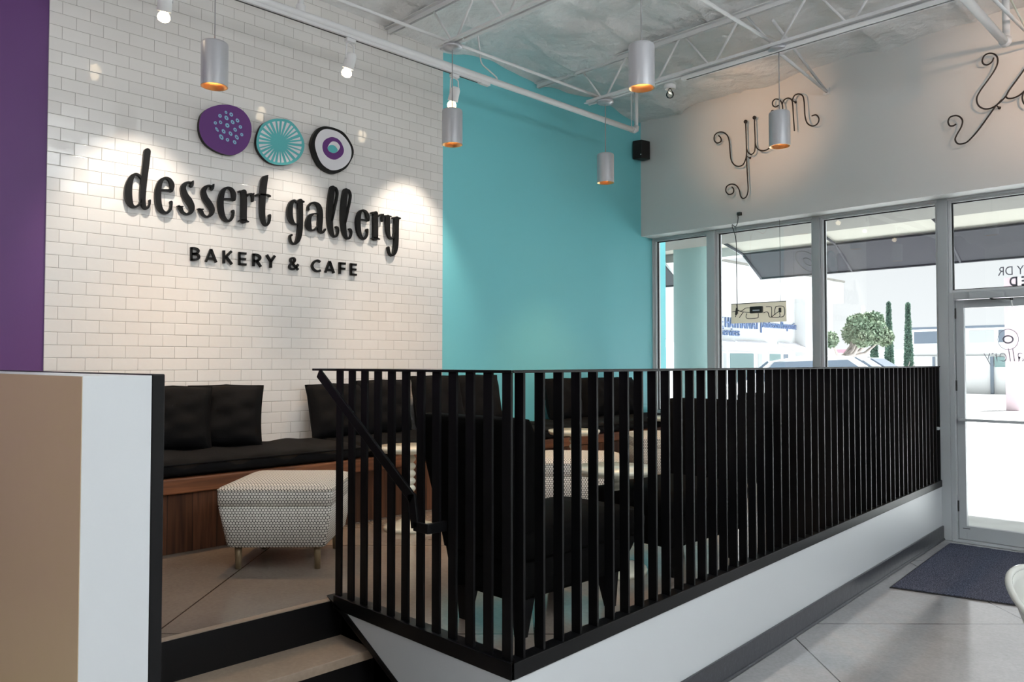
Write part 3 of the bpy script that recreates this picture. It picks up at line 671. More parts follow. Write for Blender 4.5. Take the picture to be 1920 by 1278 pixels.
# black fan-backed lounge chairs; local +Y is the way the sitter faces, origin at the rear foot of the body
def chair_parts(r):
    def loft(secs, n, smooth=True):
        m = MB()
        for sc in secs: m.v += [V(p) for p in sc]
        for i in range(len(secs)-1):
            for k in range(n): m.f.append((i*n+k, i*n+(k+1) % n, (i+1)*n+(k+1) % n, (i+1)*n+k))
        m.f.append(tuple(range(n))[::-1]); m.f.append(tuple(range((len(secs)-1)*n, len(secs)*n))); return m
    def rr(w, y0, y1, z, rad=0.04, n=4):
        pts = []
        for cx, cy, a0 in ((w-rad, y1-rad, 0), (-w+rad, y1-rad, PI/2), (-w+rad, y0+rad, PI), (w-rad, y0+rad, 3*PI/2)):
            for k in range(n): an = a0+PI/2*k/(n-1); pts.append((cx+rad*math.cos(an), cy+rad*math.sin(an), z))
        return pts
    build('seat_base', loft([rr(.195, 0.0, .66, .15, .03), rr(.20, -.002, .67, .17, .04), rr(.235, -.01, .74, .30, .05)], 16), 'blackvel', r, smooth=True, world=False)
    build('seat', loft([rr(.235, -.01, .735, .301, .05), rr(.25, -.01, .76, .32, .05), rr(.256, -.01, .77, .37, .06), rr(.25, -.01, .76, .405, .06), rr(.20, 0.0, .60, .418, .08), rr(.08, .15, .45, .421, .05)], 16), 'blackvel', r, smooth=True, world=False)
    def bsec(z, w, yb, t, rad=.035):
        return rr(w, yb, yb+t, z, min(rad, t/2-.002), 4)
    build('backrest', loft([bsec(.30, .222, -.02, .12), bsec(.42, .234, -.04, .14), bsec(.55, .255, -.065, .145), bsec(.68, .272, -.09, .14), bsec(.78, .290, -.108, .132), bsec(.815, .290, -.116, .125, .04), bsec(.833, .284, -.112, .112, .035), bsec(.838, .262, -.10, .085, .03)], 16), 'blackvel', r, smooth=True, world=False)
    for sx in (-1, 1):
        for (y, dy) in ((0.07, -0.01), (0.59, 0.015)):
            m = MB().obox((sx*.155, y, .155), (.036,0,0), (0,.036,0), (0,0,.001))
            for i in range(4): p = m.v[i]; m.v[i] = V((sx*.160+(p.x-sx*.155)*.5, y+dy+(p.y-y)*.5, 0))
            build('leg', m, 'black', r, world=False)
ch = root('armchair', (2.935, 2.08, ZP), 'black high-backed lounge chair right behind the railing corner, its back to the stair', 'armchair', 'black fan-backed lounge chairs')
chair_parts(ch)
for loc, rz, lab in (((2.865, 3.87), PI, 'black lounge chair facing the nearest one across the round cream table'),
                     ((2.74, 5.02), 0.0, 'black lounge chair farther along the railing, its back to the middle chair'),
                     ((2.35, 6.35), PI*0.5, 'black lounge chair farthest along, close to the windows behind the dense bars')):
    if loc[0] < 2.5: continue
    c = copy_tree(ch); c.location = (loc[0], loc[1], ZP); c.rotation_euler.z = rz; c['label'] = lab

# ================================================================== SIGN ON THE TILED WALL
XS = 0.012
def P(crop, u, v):
    ox, oy, sc = crop; return ox+u/sc, oy+v/sc
CA=(220,270,9.131); CB=(370,310,9.833); CC=(530,340,9.833); CD=(640,370,10.65); CE=(350,455,11.294); CF=(530,470,12.8); CG=(365,185,9.129); CH=(570,225,11.618)
def stroke(mb, crop, pts, x0, x1, n=6, straight=False, dx=0, dy=0, cap=True):
    if len(pts[0]) == 2: raise ValueError
    q = pts if straight else cr(pts, n)
    L = []; R = []
    for i, (u, v, w) in enumerate(q):
        a = q[max(i-1, 0)]; b = q[min(i+1, len(q)-1)]
        tx, ty = b[0]-a[0], b[1]-a[1]; l = math.hypot(tx, ty) or 1; nx, ny = -ty/l, tx/l
        L.append((u+nx*w/2, v+ny*w/2)); R.append((u-nx*w/2, v-ny*w/2))
    def W3(p, x):
        px, py = P(crop, *p); h = hit(px+dx, py+dy, 'x', x1); return V((x, h.y, h.z))
    n_ = len(q)
    vs = [W3(p, x1) for p in L]+[W3(p, x1) for p in R]+[W3(p, x0) for p in L]+[W3(p, x0) for p in R]
    fs = []
    for i in range(n_-1):
        fs += [(i, i+1, n_+i+1, n_+i), (2*n_+i, 3*n_+i, 3*n_+i+1, 2*n_+i+1), (i, 2*n_+i, 2*n_+i+1, i+1), (n_+i, n_+i+1, 3*n_+i+1, 3*n_+i)]
    fs += [(0, n_, 3*n_, 2*n_), (n_-1, 2*n_+n_-1, 3*n_+n_-1, n_+n_-1)]
    mb.add(vs, fs)
    if cap and not straight:
        for (u, v, w) in (q[0], q[-1]):
            pts_ = [W3((u+w/2*math.cos(k*PI/6), v+w/2*math.sin(k*PI/6)), x1-0.0004) for k in range(12)]
            mb.prism(pts_, (x0-x1+0.001, 0, 0))
sg = root('script_sign', (XS, hit(490,400,'x',0).y, 2.2), 'large black raised script letters spelling dessert gallery on the tiled wall', 'wall sign')
LET = [
 ('d', CA, [[(517,128,118),(495,330,112),(462,600,108),(440,850,104),(442,980,92),(470,1075,66),(520,1090,42),(557,1030,30),(562,962,34)],
            [(415,585,30),(375,530,36),(315,512,42),(250,570,80),(203,700,118),(192,850,128),(215,980,108),(262,1058,62),(322,1070,38),(380,1030,34),(415,950,30)]]),
 ('e', CA, [[(755,783,34),(850,786,36),(930,792,44)],
            [(930,790,66),(942,700,80),(902,610,58),(825,578,40),(745,640,76),(705,780,104),(702,930,106),(730,1080,90),(788,1158,60),(858,1172,44),(912,1115,44),(930,1040,38),(926,992,50)]]),
 ('s', CA, [[(1302,632,22),(1290,670,50),(1275,712,58),(1278,730,30)], [(1275,660,34),(1215,652,34),(1158,690,70),(1132,765,92),(1168,880,108),(1235,975,112),(1283,1080,92),(1262,1165,62),(1190,1198,38),(1125,1160,44),(1092,1100,60),(1060,1068,46),(1040,1062,24)], [(1040,1062,20),(1125,1070,24)]]),
 ('s', CB, [[(308,348,22),(292,390,48),(278,430,56),(280,448,30)], [(275,382,34),(212,370,34),(155,408,70),(120,485,94),(152,600,106),(222,700,108),(280,810,92),(262,898,62),(188,946,38),(118,908,44),(78,840,58),(48,808,40),(18,800,20)], [(22,800,20),(110,808,24)]]),
 ('e', CB, [[(500,613,32),(590,616,34),(672,628,44)],
            [(678,625,66),(678,530,78),(640,440,58),(558,408,40),(482,470,74),(440,620,104),(438,760,104),(468,910,90),(528,1002,60),(592,1022,44),(648,965,44),(672,885,36),(664,838,50)]]),
 ('r', CB, [[(862,490,100),(866,700,108),(862,900,106),(862,1015,110)], [(778,476,34),(830,478,40),(895,490,36)], [(778,1020,26),(862,1006,36),(945,1036,28)], [(905,560,60),(950,530,34),(1005,528,40),(1028,580,46),(1026,655,34)], [(1048,512,18),(1030,540,40)]]),
 ('t', CB, [[(1300,186,24),(1272,218,90),(1246,260,112),(1228,400,112),(1212,600,106),(1206,800,98),(1212,940,90),(1236,1050,64),(1282,1102,36),(1330,1045,34),(1345,960,36),(1342,918,46)], [(1092,548,38),(1140,528,28),(1220,540,30),(1300,542,30),(1345,566,36)]]),
 ('g', CC, [[(278,385,30),(218,346,34),(168,395,76),(142,500,98),(142,620,98),(172,725,78),(232,784,38),(300,782,26)], [(330,362,90),(332,500,92),(336,700,86),(326,900,90),(300,1050,80),(252,1130,54),(200,1148,34),(155,1090,34),(145,1012,34),(170,986,40)], [(300,352,24),(350,362,36),(388,374,40)]]),
 ('a', CC, [[(480,520,40),(482,460,34),(532,402,34),(602,392,40),(668,440,66),(700,540,84),(700,700,90),(692,840,84),(706,915,56),(742,945,32),(778,905,30),(790,882,30)], [(655,592,24),(590,592,26),(512,636,66),(482,730,92),(490,830,92),(530,893,40),(590,890,30),(655,826,26)]]),
 ('l', CC, [[(925,120,92),(902,250,100),(882,450,104),(876,650,102),(886,800,90),(910,930,68),(952,1012,38),(1002,1000,34),(1030,925,30),(1022,860,36),(996,836,34)], [(915,112,28),(980,116,34),(1016,200,34),(1004,320,34),(968,480,36),(935,620,44),(905,730,46)]]),
 ('e', CD, [[(392,440,28),(470,442,30),(534,452,40)],
            [(538,452,58),(536,380,66),(502,290,48),(436,252,32),(376,300,64),(346,430,90),(344,560,90),(366,700,78),(410,795,50),(466,825,38),(512,770,38),(530,700,30),(522,645,48)]]),
 ('r', CD, [[(690,315,86),(690,500,94),(690,700,92),(690,815,94)], [(612,303,30),(660,304,38),(718,318,34)], [(614,814,24),(690,806,32),(766,832,24)], [(738,375,34),(786,344,28),(832,350,34),(830,400,38),(828,470,32)], [(848,334,18),(835,350,34)]]),
 ('y', CD, [[(862,362,20),(935,370,34),(1000,378,20)], [(932,385,84),(934,550,84),(942,680,72),(966,780,50),(1010,824,30),(1050,780,30),(1075,700,26)], [(1038,402,26),(1110,406,36),(1178,416,32)], [(1112,420,90),(1108,600,86),(1106,800,86),(1096,980,86),(1072,1100,66),(1026,1158,34),(985,1140,34),(958,1070,38),(946,998,44)]]),
]
for ch_, crop, strokes in LET:
    m = MB()
    for st_ in strokes: stroke(m, crop, st_, XS+0.008, XS+0.030)
    build('letter_'+ch_, m, 'signblack', sg)
    if ch_ == 'l':
        m = MB()
        for st_ in strokes: stroke(m, crop, [(u*0.97+28, v*0.99+2, w*0.95) for u, v, w in st_], XS+0.008, XS+0.030, dx=25.0, dy=4.6)
        build('letter_l', m, 'signblack', sg)
sg2 = root('capital_letter_sign', (XS, hit(515,490,'x',0).y, 1.95), 'small black capitals reading bakery and cafe below the script on the tiles', 'wall sign')
def caps(name, crop, w, lines):
    m = MB()
    for ln in lines:
        c = len(ln) > 3
        pts = [(u, v, w) for u, v in ln]
        if c: stroke(m, crop, pts, XS+0.006, XS+0.020, n=5, cap=False)
        else:
            for a, b in zip(pts[:-1], pts[1:]): stroke(m, crop, [a, b], XS+0.006, XS+0.020, straight=True)
    build(name, m, 'signblack', sg2)
caps('letter_b', CE, 47, [[(106,90),(106,372)], [(90,112),(180,115),(240,140),(258,172),(236,210),(190,228),(110,232)], [(110,232),(190,236),(250,258),(268,298),(246,335),(190,354),(90,352)]])
caps('letter_a', CE, 47, [[(522,132),(412,400)], [(522,132),(632,415)], [(465,328),(580,336)]])
caps('letter_k', CE, 50, [[(794,160),(794,435)], [(958,176),(812,318)], [(842,292),(965,452)]])
caps('letter_e', CE, 46, [[(1124,195),(1124,465)], [(1110,215),(1272,228)], [(1110,334),(1262,346)], [(1110,448),(1272,460)]])
caps('letter_r', CE, 48, [[(1424,226),(1424,494)], [(1408,248),(1485,252),(1545,278),(1562,318),(1540,358),(1485,382),(1410,380)], [(1490,370),(1578,506)]])
caps('letter_y', CE, 50, [[(1704,252),(1790,400)], [(1876,272),(1786,400)], [(1788,380),(1788,526)]])
caps('ampersand', CF, 50, [[(382,455),(320,385),(250,300),(205,240),(200,195),(225,178),(250,175),(282,182),(302,215),(285,260),(235,300),(185,345),(172,390),(205,428),(255,438),(310,415),(350,370),(385,322)]])
caps('letter_c', CF, 52, [[(910,268),(870,240),(820,236),(760,270),(722,330),(722,390),(760,450),(820,486),(870,486),(918,468)]])
caps('letter_a', CF, 50, [[(1136,248),(1032,520)], [(1136,248),(1238,535)], [(1080,455),(1192,462)]])
caps('letter_f', CF, 52, [[(1380,272),(1380,550)], [(1362,296),(1520,308)], [(1362,420),(1508,430)]])
caps('letter_e', CF, 50, [[(1650,300),(1650,585)], [(1632,320),(1785,334)], [(1632,438),(1775,452)], [(1632,560),(1785,575)]])

def outline(crop, pts, x, n=4): return [V((x, h.y, h.z)) for h in (hit(*P(crop, u, v), 'x', x) for u, v in cr(pts, n, True))]
def plate(mb, crop, pts, x0, x1, n=4):
    o = outline(crop, pts, x1, n); mb.prism(o, (x0-x1, 0, 0)); return o
PUR = [(500,100),(640,115),(780,170),(880,260),(950,380),(975,520),(955,680),(890,820),(780,920),(640,962),(480,940),(320,870),(190,770),(110,640),(78,500),(88,360),(130,250),(230,165),(360,118)]
c0 = hit(*P(CG,530,530),'x',0)
r = root('purple_disc', (XS, c0.y, c0.z), 'purple wall disc with a cluster of small light blue dots', 'wall disc', None)
m = MB(); plate(m, CG, PUR, XS+0.004, XS+0.038); build('backing', m, 'signblack', r)
m = MB(); plate(m, CG, PUR, XS+0.0385, XS+0.040); build('face', m, 'signpurple', r)
m = MB(); m2 = MB()
for (u, v, a, b) in [(537,233,20,28),(627,270,28,38),(435,293,28,34),(545,328,28,44),(650,400,26,40),(733,372,26,38),(355,413,25,30),(444,403,24,34),(560,456,32,42),(783,482,26,32),(693,530,26,38),(382,525,18,46),(496,558,26,42),(615,597,26,42),(807,614,24,30),(722,658,26,46),(456,655,30,52),(563,702,26,32),(685,743,26,38)]:
    def ell(k, f): an = 2*PI*k/16; x_ = a*f*math.cos(an); y_ = b*f*math.sin(an); t_ = -0.6; return (u+x_*math.cos(t_)-y_*math.sin(t_), v+x_*math.sin(t_)+y_*math.cos(t_))
    for mm, f, xf in ((m, 1.0, 0.0415), (m2, 0.32, 0.0425)):
        pts = []
        for k in range(16): h = hit(*P(CG, *ell(k, f)), 'x', XS+xf); pts.append(V((XS+xf, h.y, h.z)))
        mm.prism(pts, (-0.001, 0, 0))
build('dots', m, 'signblue', r); build('dot_centres', m2, 'signpurple', r)
TEA = [(1460,340),(1560,350),(1650,390),(1740,480),(1820,600),(1870,720),(1878,830),(1840,950),(1760,1050),(1640,1115),(1480,1135),(1330,1110),(1220,1050),(1120,940),(1065,820),(1060,690),(1090,570),(1150,450),(1250,380),(1350,345)]
c0 = hit(*P(CG,1465,750),'x',0)
r = root('teal_disc', (XS, c0.y, c0.z), 'teal wall disc with white wedges radiating from its centre', 'wall disc')
m = MB(); plate(m, CG, TEA, XS+0.004, XS+0.038); build('backing', m, 'signblack', r)
m = MB(); plate(m, CG, TEA, XS+0.0385, XS+0.040); build('face', m, 'signteal', r)
tc_ = (1450, 755); poly = cr(TEA, 6, True)
def rad_at(an):
    best = None
    for (u, v) in poly:
        a = math.atan2(v-tc_[1], u-tc_[0]); dd = abs((a-an+PI) % (2*PI)-PI)
        if best is None or dd < best[0]: best = (dd, math.hypot(u-tc_[0], v-tc_[1]))
    return best[1]
m = MB(); K = 27; rnd = random.Random(3)
for k in range(K):
    an = 2*PI*k/K+rnd.uniform(-.03, .03); w = 0.066*rnd.uniform(.75, 1.15); ro = rad_at(an)*0.89; ri = ro*rnd.uniform(0.34, 0.5)
    pts = [(tc_[0]+ri*math.cos(an), tc_[1]+ri*math.sin(an)), (tc_[0]+ro*math.cos(an-w), tc_[1]+ro*math.sin(an-w)), (tc_[0]+ro*math.cos(an+w), tc_[1]+ro*math.sin(an+w))]
    q = []
    for p_ in pts: h = hit(*P(CG, *p_), 'x', XS+0.0415); q.append(V((XS+0.0415, h.y, h.z)))
    m.prism(q, (-0.001, 0, 0))
build('wedges', m, 'signwhite', r)
O1 = [(430,135),(560,145),(700,185),(830,245),(920,330),(1000,450),(1060,570),(1085,680),(1070,790),(1020,890),(950,1010),(860,1090),(740,1150),(640,1168),(540,1140),(430,1080),(330,990),(270,890),(220,790),(180,660),(155,540),(165,450),(200,340),(260,240),(330,170)]
O2 = [(480,195),(620,215),(760,270),(880,370),(970,490),(1020,600),(1035,720),(1010,850),(940,960),(840,1040),(720,1085),(600,1090),(500,1045),(400,960),(330,850),(280,720),(245,580),(245,460),(290,330),(370,235)]
O3 = [(620,370),(720,400),(790,460),(840,550),(870,650),(850,740),(790,810),(690,860),(600,850),(510,800),(440,720),(405,620),(410,510),(460,430),(540,385)]
O4 = [(620,465),(700,475),(760,530),(785,590),(750,660),(690,710),(620,715),(550,680),(515,620),(530,560),(570,500)]
O5 = [(570,545),(640,545),(700,590),(735,660),(690,708),(620,713),(550,678),(515,620),(535,570)]
c0 = hit(*P(CH,620,640),'x',0)
r = root('white_disc', (XS, c0.y, c0.z), 'white wall disc with black rim and purple ring round a teal spot', 'wall disc')
for nm, oo, x0, x1, mt in (('backing', O1, .004, .038, 'signblack'), ('face', O2, .0385, .040, 'signwhite'), ('ring', O3, .0402, .0412, 'signpurple'), ('ring_centre', O4, .0414, .0422, 'signwhite'), ('spot', O5, .0424, .0432, 'signteal')):
    m = MB(); plate(m, CH, oo, XS+x0, XS+x1); build(nm, m, mt, r)

# ================================================================== WIRE WORDS ON THE FRONT WALL
YWR = YW-0.07
def wire(mb, crop, pts, rad=0.0065, n=6):
    q = []
    for u, v in cr(pts, n): h = hit(*P(crop, u, v), 'y', YWR); q.append(h)
    mb.tube(q, rad, 8)
W1 = (1320,160,5.325); W2 = (1760,80,6.0875)
r = root('wire_word', (1.9, YWR, 3.2), 'dark iron rod script word yum on the white wall above the second window', 'wire sign')
m = MB(); wire(m, W1, [(145,500),(168,525),(168,560),(132,575),(103,548),(106,500),(140,470),(190,468),(232,500),(252,560),(259,650),(270,740),(300,790),(345,808),(390,790),(416,735),(424,690)])
wire(m, W1, [(415,365),(420,500),(424,640),(428,800),(436,940),(440,1040),(425,1105),(392,1128),(366,1105),(350,1040),(320,998),(272,985),(228,1008),(218,1055),(248,1088),(288,1075),(296,1038),(278,1012)])
build('letter_y', m, 'wire', r, smooth=True)
m = MB(); wire(m, W1, [(425,635),(443,672),(475,688),(505,655),(511,570),(507,450),(503,325)]); wire(m, W1, [(510,570),(530,628),(580,652),(640,635),(678,580),(690,480),(688,370),(685,267)])
build('letter_u', m, 'wire', r, smooth=True)
m = MB(); wire(m, W1, [(745,198),(715,215),(688,200),(685,165),(710,138),(745,140),(770,162),(780,190)]); wire(m, W1, [(780,180),(785,220),(790,290),(796,400)]); wire(m, W1, [(780,188),(800,146),(840,127),(874,145),(885,190),(892,300),(903,455)]); wire(m, W1, [(880,152),(903,102),(945,86),(985,105),(1000,170),(1008,300),(1030,375),(1080,405),(1130,385),(1148,335),(1120,295),(1075,305)])
build('letter_m', m, 'wire', r, smooth=True)
for u, v in ((415,362),(503,322),(685,264)):
    build('ball_end', MB().sphere(hit(*P(W1,u,v),'y',YWR), 0.019), 'wire', r, smooth=True)
for a, b in (((428,710),(465,714)), ((883,152),(914,164))):
    p = hit(*P(W1,*a),'y',YWR); build('standoff', MB().tube([p, V((p.x, YW, p.z)), ], 0.005, 8).sphere(V((p.x, YW-0.004, p.z)), 0.012), 'wire', r, smooth=True)
r = root('wire_word', (3.9, YWR, 3.6), 'dark iron rod script word cut by the right edge of the picture', 'wire sign')
m = MB(); wire(m, W2, [(628,170),(610,215),(560,252),(515,245),(497,205),(520,150),(570,122),(630,128),(668,165),(672,230),(640,310),(560,430),(480,540),(435,630),(450,710),(510,752),(580,752),(655,716),(720,650)])
wire(m, W2, [(1050,200),(974,310),(880,440),(800,550),(765,612),(700,680),(655,718),(560,850),(450,1000),(350,1110),(290,1148),(220,1152),(188,1105),(210,1045),(258,960),(272,890),(240,845),(190,832),(130,850),(108,900),(125,945),(165,948),(200,928)])
build('letter_y', m, 'wire', r, smooth=True)
m = MB(); wire(m, W2, [(765,610),(790,635),(850,632),(920,600),(974,556),(1040,480),(1140,330)]); wire(m, W2, [(974,556),(955,620),(972,690),(1030,722),(1110,690),(1180,600)])
build('letter_u', m, 'wire', r, smooth=True)
p = hit(*P(W2,668,722),'y',YWR); build('standoff', MB().tube([p, V((p.x, YW, p.z))], 0.005, 8).sphere(V((p.x, YW-0.004, p.z)), 0.012), 'wire', r, smooth=True)

# corner loudspeaker
sp = root('wall_speaker', (0.085, 7.16, 3.78), 'small black loudspeaker high in the corner between teal and white walls', 'speaker')
m = MB().prism([(0.02,7.04,3.79),(0.13,7.06,3.79),(0.15,7.19,3.79),(0.05,7.19,3.79)], (0,0,0.205)); build('cabinet', m, 'speaker', sp, bevel=0.006)
build('bracket', MB().box((0.08,7.19,3.85), (0.12,7.22,3.93)), 'speaker', sp)
build('badge', MB().box((0.115,7.052,3.825), (0.125,7.057,3.835)), 'led', sp)

# power outlet plug, hanging illuminated board seen from its back
pl = hit(1388, 401, 'y', YW)
r = root('power_plug', (pl.x, YW-0.02, pl.z), 'black plug and cord at the small outlet above the second window', 'plug')
build('body', MB().box((pl.x-0.022, YW-0.035, pl.z-0.016), (pl.x+0.02, YW, pl.z+0.016)), 'hinge', r, bevel=0.004)
yh = 7.35
q = [V((pl.x-.02,YW-.03,pl.z)), hit(1384,408,'y',YW-.03), hit(1382,420,'y',YW-.02), hit(1378,425,'y',YW-0.01), V((hit(1380,432,'y',yh).x, YW+0.05, 2.945)), hit(1380,450,'y',yh), hit(1381,500,'y',yh), hit(1382,560,'y',yh), hit(1383,588,'y',yh-.03)]
build('cord', MB().tube([V(c) for c in cr([tuple(p) for p in q], 5)], 0.004, 6), 'hinge', r, smooth=True)
bx0, bx1, bz0, bz1 = 1.043, 1.643, 1.934, 2.136
r = root('hanging_sign_board', ((bx0+bx1)/2, yh, bz0), 'back of a hanging lit sign board with transformer and wires in the second window', 'sign board')
build('board', MB().box((bx0, yh, bz0), (bx1, yh+0.008, bz1)), 'tanboard', r)
build('edge', MB().box((bx0, yh-0.002, bz1-0.004), (bx1, yh+0.010, bz1+0.003)), 'hinge', r)
CJ = (1350,540,12.78)
def bh(u, v, off=0.012): return hit(*P(CJ, u, v), 'y', yh-off)
a = bh(730,445); b_ = bh(1030,590); build('transformer', MB().box((a.x, yh-0.035, b_.z), (b_.x, yh-0.001, a.z)), 'hinge', r, bevel=0.008)
build('transformer_label', MB().box((bh(780,545,.036).x, yh-0.0362, bh(780,548,.036).z), (bh(945,545,.036).x, yh-0.0355, bh(780,520,.036).z)), 'led', r)
a = bh(1410,470); b_ = bh(1460,580); build('switch', MB().box((a.x, yh-0.02, b_.z), (b_.x, yh-0.001, a.z)), 'hinge', r, bevel=0.003)
m = MB()
for pts in ([(1100,445),(1210,445),(1235,480),(1235,690)], [(640,600),(640,720),(880,715),(915,690),(918,600)], [(1040,590),(1140,570),(1180,680),(1240,695),(1420,690),(1430,590)], [(1340,440),(1450,425),(1530,450),(1550,520),(1545,630),(1500,685),(1430,690)], [(1340,440),(1312,520),(1318,640)], [(290,570),(420,545),(520,545),(610,480),(720,470)], [(400,380),(405,560),(370,690)], [(420,520),(500,560),(620,575),(730,580)], [(560,570),(460,710)], [(1240,690),(1330,610),(1410,560)]):
    q = [bh(u, v) for u, v in pts]; m.tube([V(c) for c in cr([tuple(p) for p in q], 4)], 0.0035, 6)
build('wiring', m, 'hinge', r, smooth=True)
build('tie', MB().tube([bh(405,470), bh(385,640)], 0.011, 8), 'hinge', r)
xh = hit(1462, 430, 'y', yh).x
build('hanging_wire', MB().tube([V((xh, yh, 2.96)), V((xh, yh, bz1))], 0.0018, 6), 'hinge', r)
build('hanging_wire', MB().tube([V((1.105, yh, 2.96)), V((1.115, yh, bz1))], 0.0018, 6), 'hinge', r)

# ================================================================== CEILING HARDWARE
def joist(y, x0, x1, lab):
    r = root('bar_joist', (x0, y, 3.896), lab, 'roof joist', 'white open web roof joists')
    zb, zt_ = 3.896, 4.215
    m = MB()
    for s_ in (-1, 1): m.box((x0, y+s_*0.012, zb-0.002), (x1, y+s_*0.042, zb+0.004)); m.box((x0, y+s_*0.012-0.002, zb), (x1, y+s_*0.012+0.003, zb+0.034))
    build('bottom_chord', m, 'steelwhite', r)
    m = MB()
    for s_ in (-1, 1): m.box((0.02, y+s_*0.012, zt_+0.02), (x1, y+s_*0.045, zt_+0.026)); m.box((0.02, y+s_*0.012-0.002, zt_-0.015), (x1, y+s_*0.012+0.003, zt_+0.02))
    build('top_chord', m, 'steelwhite', r)
    x = 0.84; k = 0
    while x < x1-0.2:
        build('web_rod', MB().tube([(x-0.02, y, zb+0.01), (x-0.25, y, zt_)], 0.009, 8), 'steelwhite', r, smooth=True)
        build('web_rod', MB().tube([(x+0.02, y, zb+0.01), (x+0.25, y, zt_)], 0.009, 8), 'steelwhite', r, smooth=True)
        x += 0.548
    return r
joist(3.73, 0.66, 8.0, 'white open web roof joist carrying the pendant in front of the teal and tile seam')
joist(5.50, 0.64, 8.0, 'white open web roof joist farther toward the windows with the light track under it')
r = root('joist_bridging', (0.74, 3.73, 3.95), 'long white bridging rod running between the joists on the wall side', 'bridging rod')
build('rod', MB().tube([(0.71, -0.5, 3.955), (0.725, 3.73, 3.95), (0.75, 5.53, 3.95)], 0.013, 8), 'steelwhite', r, smooth=True)
r = root('joist_bridging', (2.44, 5.5, 3.95), 'long white bridging rod over the middle of the lounge', 'bridging rod')
build('rod', MB().tube([(2.44, -0.2, 3.955), (2.44, 5.53, 3.95)], 0.014, 8), 'steelwhite', r, smooth=True)
wp = hit(1550, 172, 'y', YW)
r = root('wall_brace', (wp.x, YW, wp.z), 'pair of white diagonal braces from the far joist to the white front wall', 'brace')
build('rod', MB().tube([(2.44, 5.53, 3.91), (wp.x, YW, wp.z)], 0.013, 8), 'steelwhite', r, smooth=True)
build('rod', MB().tube([(2.44, 5.53, 4.12), (wp.x, YW, wp.z)], 0.013, 8), 'steelwhite', r, smooth=True)
build('anchor', MB().box((wp.x-0.03, YW-0.012, wp.z-0.03), (wp.x+0.03, YW, wp.z+0.03)), 'steelwhite', r)

XPIPE, ZPIPE = 0.64, 3.795
yt = hit(565, 30, 'z', 3.79).y; ye = hit(1198, 244, 'z', 3.79).y
r = root('sprinkler_pipe', (XPIPE, yt, ZPIPE), 'long white sprinkler pipe with tee and elbow running before the tiled wall', 'pipe')
build('run', MB().tube([(XPIPE, -1.2, ZPIPE), (XPIPE+0.03, ye, ZPIPE)], 0.026, 16), 'steelwhite', r, smooth=True)
m = MB().tube([(XPIPE, yt-0.07, ZPIPE), (XPIPE, yt+0.07, ZPIPE)], 0.030, 16); m.tube([(XPIPE, yt, ZPIPE), (XPIPE, yt, ZPIPE+0.07)], 0.030, 16); build('tee', m, 'steelwhite', r, smooth=True, bevel=0.003)
build('riser', MB().tube([(XPIPE, yt, ZPIPE+0.05), (XPIPE, yt, 4.25)], 0.019, 16), 'steelwhite', r, smooth=True)
xe = XPIPE+0.03
m = MB().tube([(xe, ye-0.045, ZPIPE), (xe, ye-0.01, ZPIPE), (xe, ye+0.012, ZPIPE+0.012), (xe, ye+0.02, ZPIPE+0.045)], 0.029, 16); build('elbow', m, 'steelwhite', r, smooth=True)
build('riser', MB().tube([(xe, ye+0.02, ZPIPE+0.02), (xe, ye+0.02, 4.25)], 0.019, 16), 'steelwhite', r, smooth=True)
hy_ = hit(1183, 238, 'z', 3.82).y
m = MB().tube([(xe, hy_, ZPIPE+0.03), (xe, hy_, 4.15)], 0.005, 6); m.tube([(xe, hy_+0.0, ZPIPE)]+[(xe+0.027*math.sin(a*PI/8), hy_, ZPIPE+0.0-0.027*math.cos(a*PI/8)) for a in range(1, 17)], 0.004, 6); build('hanger', m, 'steelwhite', r, smooth=True)
p1_ = hit(1820, 0, 'z', 3.8); p2_ = hit(1885, 80, 'z', 3.8)
r = root('sprinkler_pipe', (p2_.x, p2_.y, 3.8), 'short white sprinkler pipe and riser at the top right before the white wall', 'pipe')
build('run', MB().tube([(p2_.x+0.01, 1.5, 3.8), (p2_.x, p2_.y, 3.8)], 0.028, 16), 'steelwhite', r, smooth=True)
build('elbow', MB().tube([(p2_.x, p2_.y-0.05, 3.8), (p2_.x, p2_.y, 3.8), (p2_.x, p2_.y+0.02, 3.81), (p2_.x, p2_.y+0.03, 3.84)], 0.034, 16), 'steelwhite', r, smooth=True)
build('riser', MB().tube([(p2_.x, p2_.y+0.03, 3.81), (p2_.x, p2_.y+0.03, 4.40)], 0.024, 16), 'steelwhite', r, smooth=True)
r = root('joist_bridging', (3.9, 6.3, 4.1), 'white slanting brace beside the pipe at the top right corner', 'bridging rod')
m = MB().tube([hit(1855, -10, 'y', 5.5), hit(1940, 75, 'y', YW)], 0.012, 8); build('rod', m, 'steelwhite', r, smooth=True)
r = root('joist_bridging', (4.0, 6.3, 4.1), 'thin cream slanting rod at the top right corner', 'bridging rod')
m = MB().tube([hit(1890, -10, 'y', 5.3), hit(1940, 85, 'y', YW)], 0.006, 8); build('rod', m, 'cream', r, smooth=True)

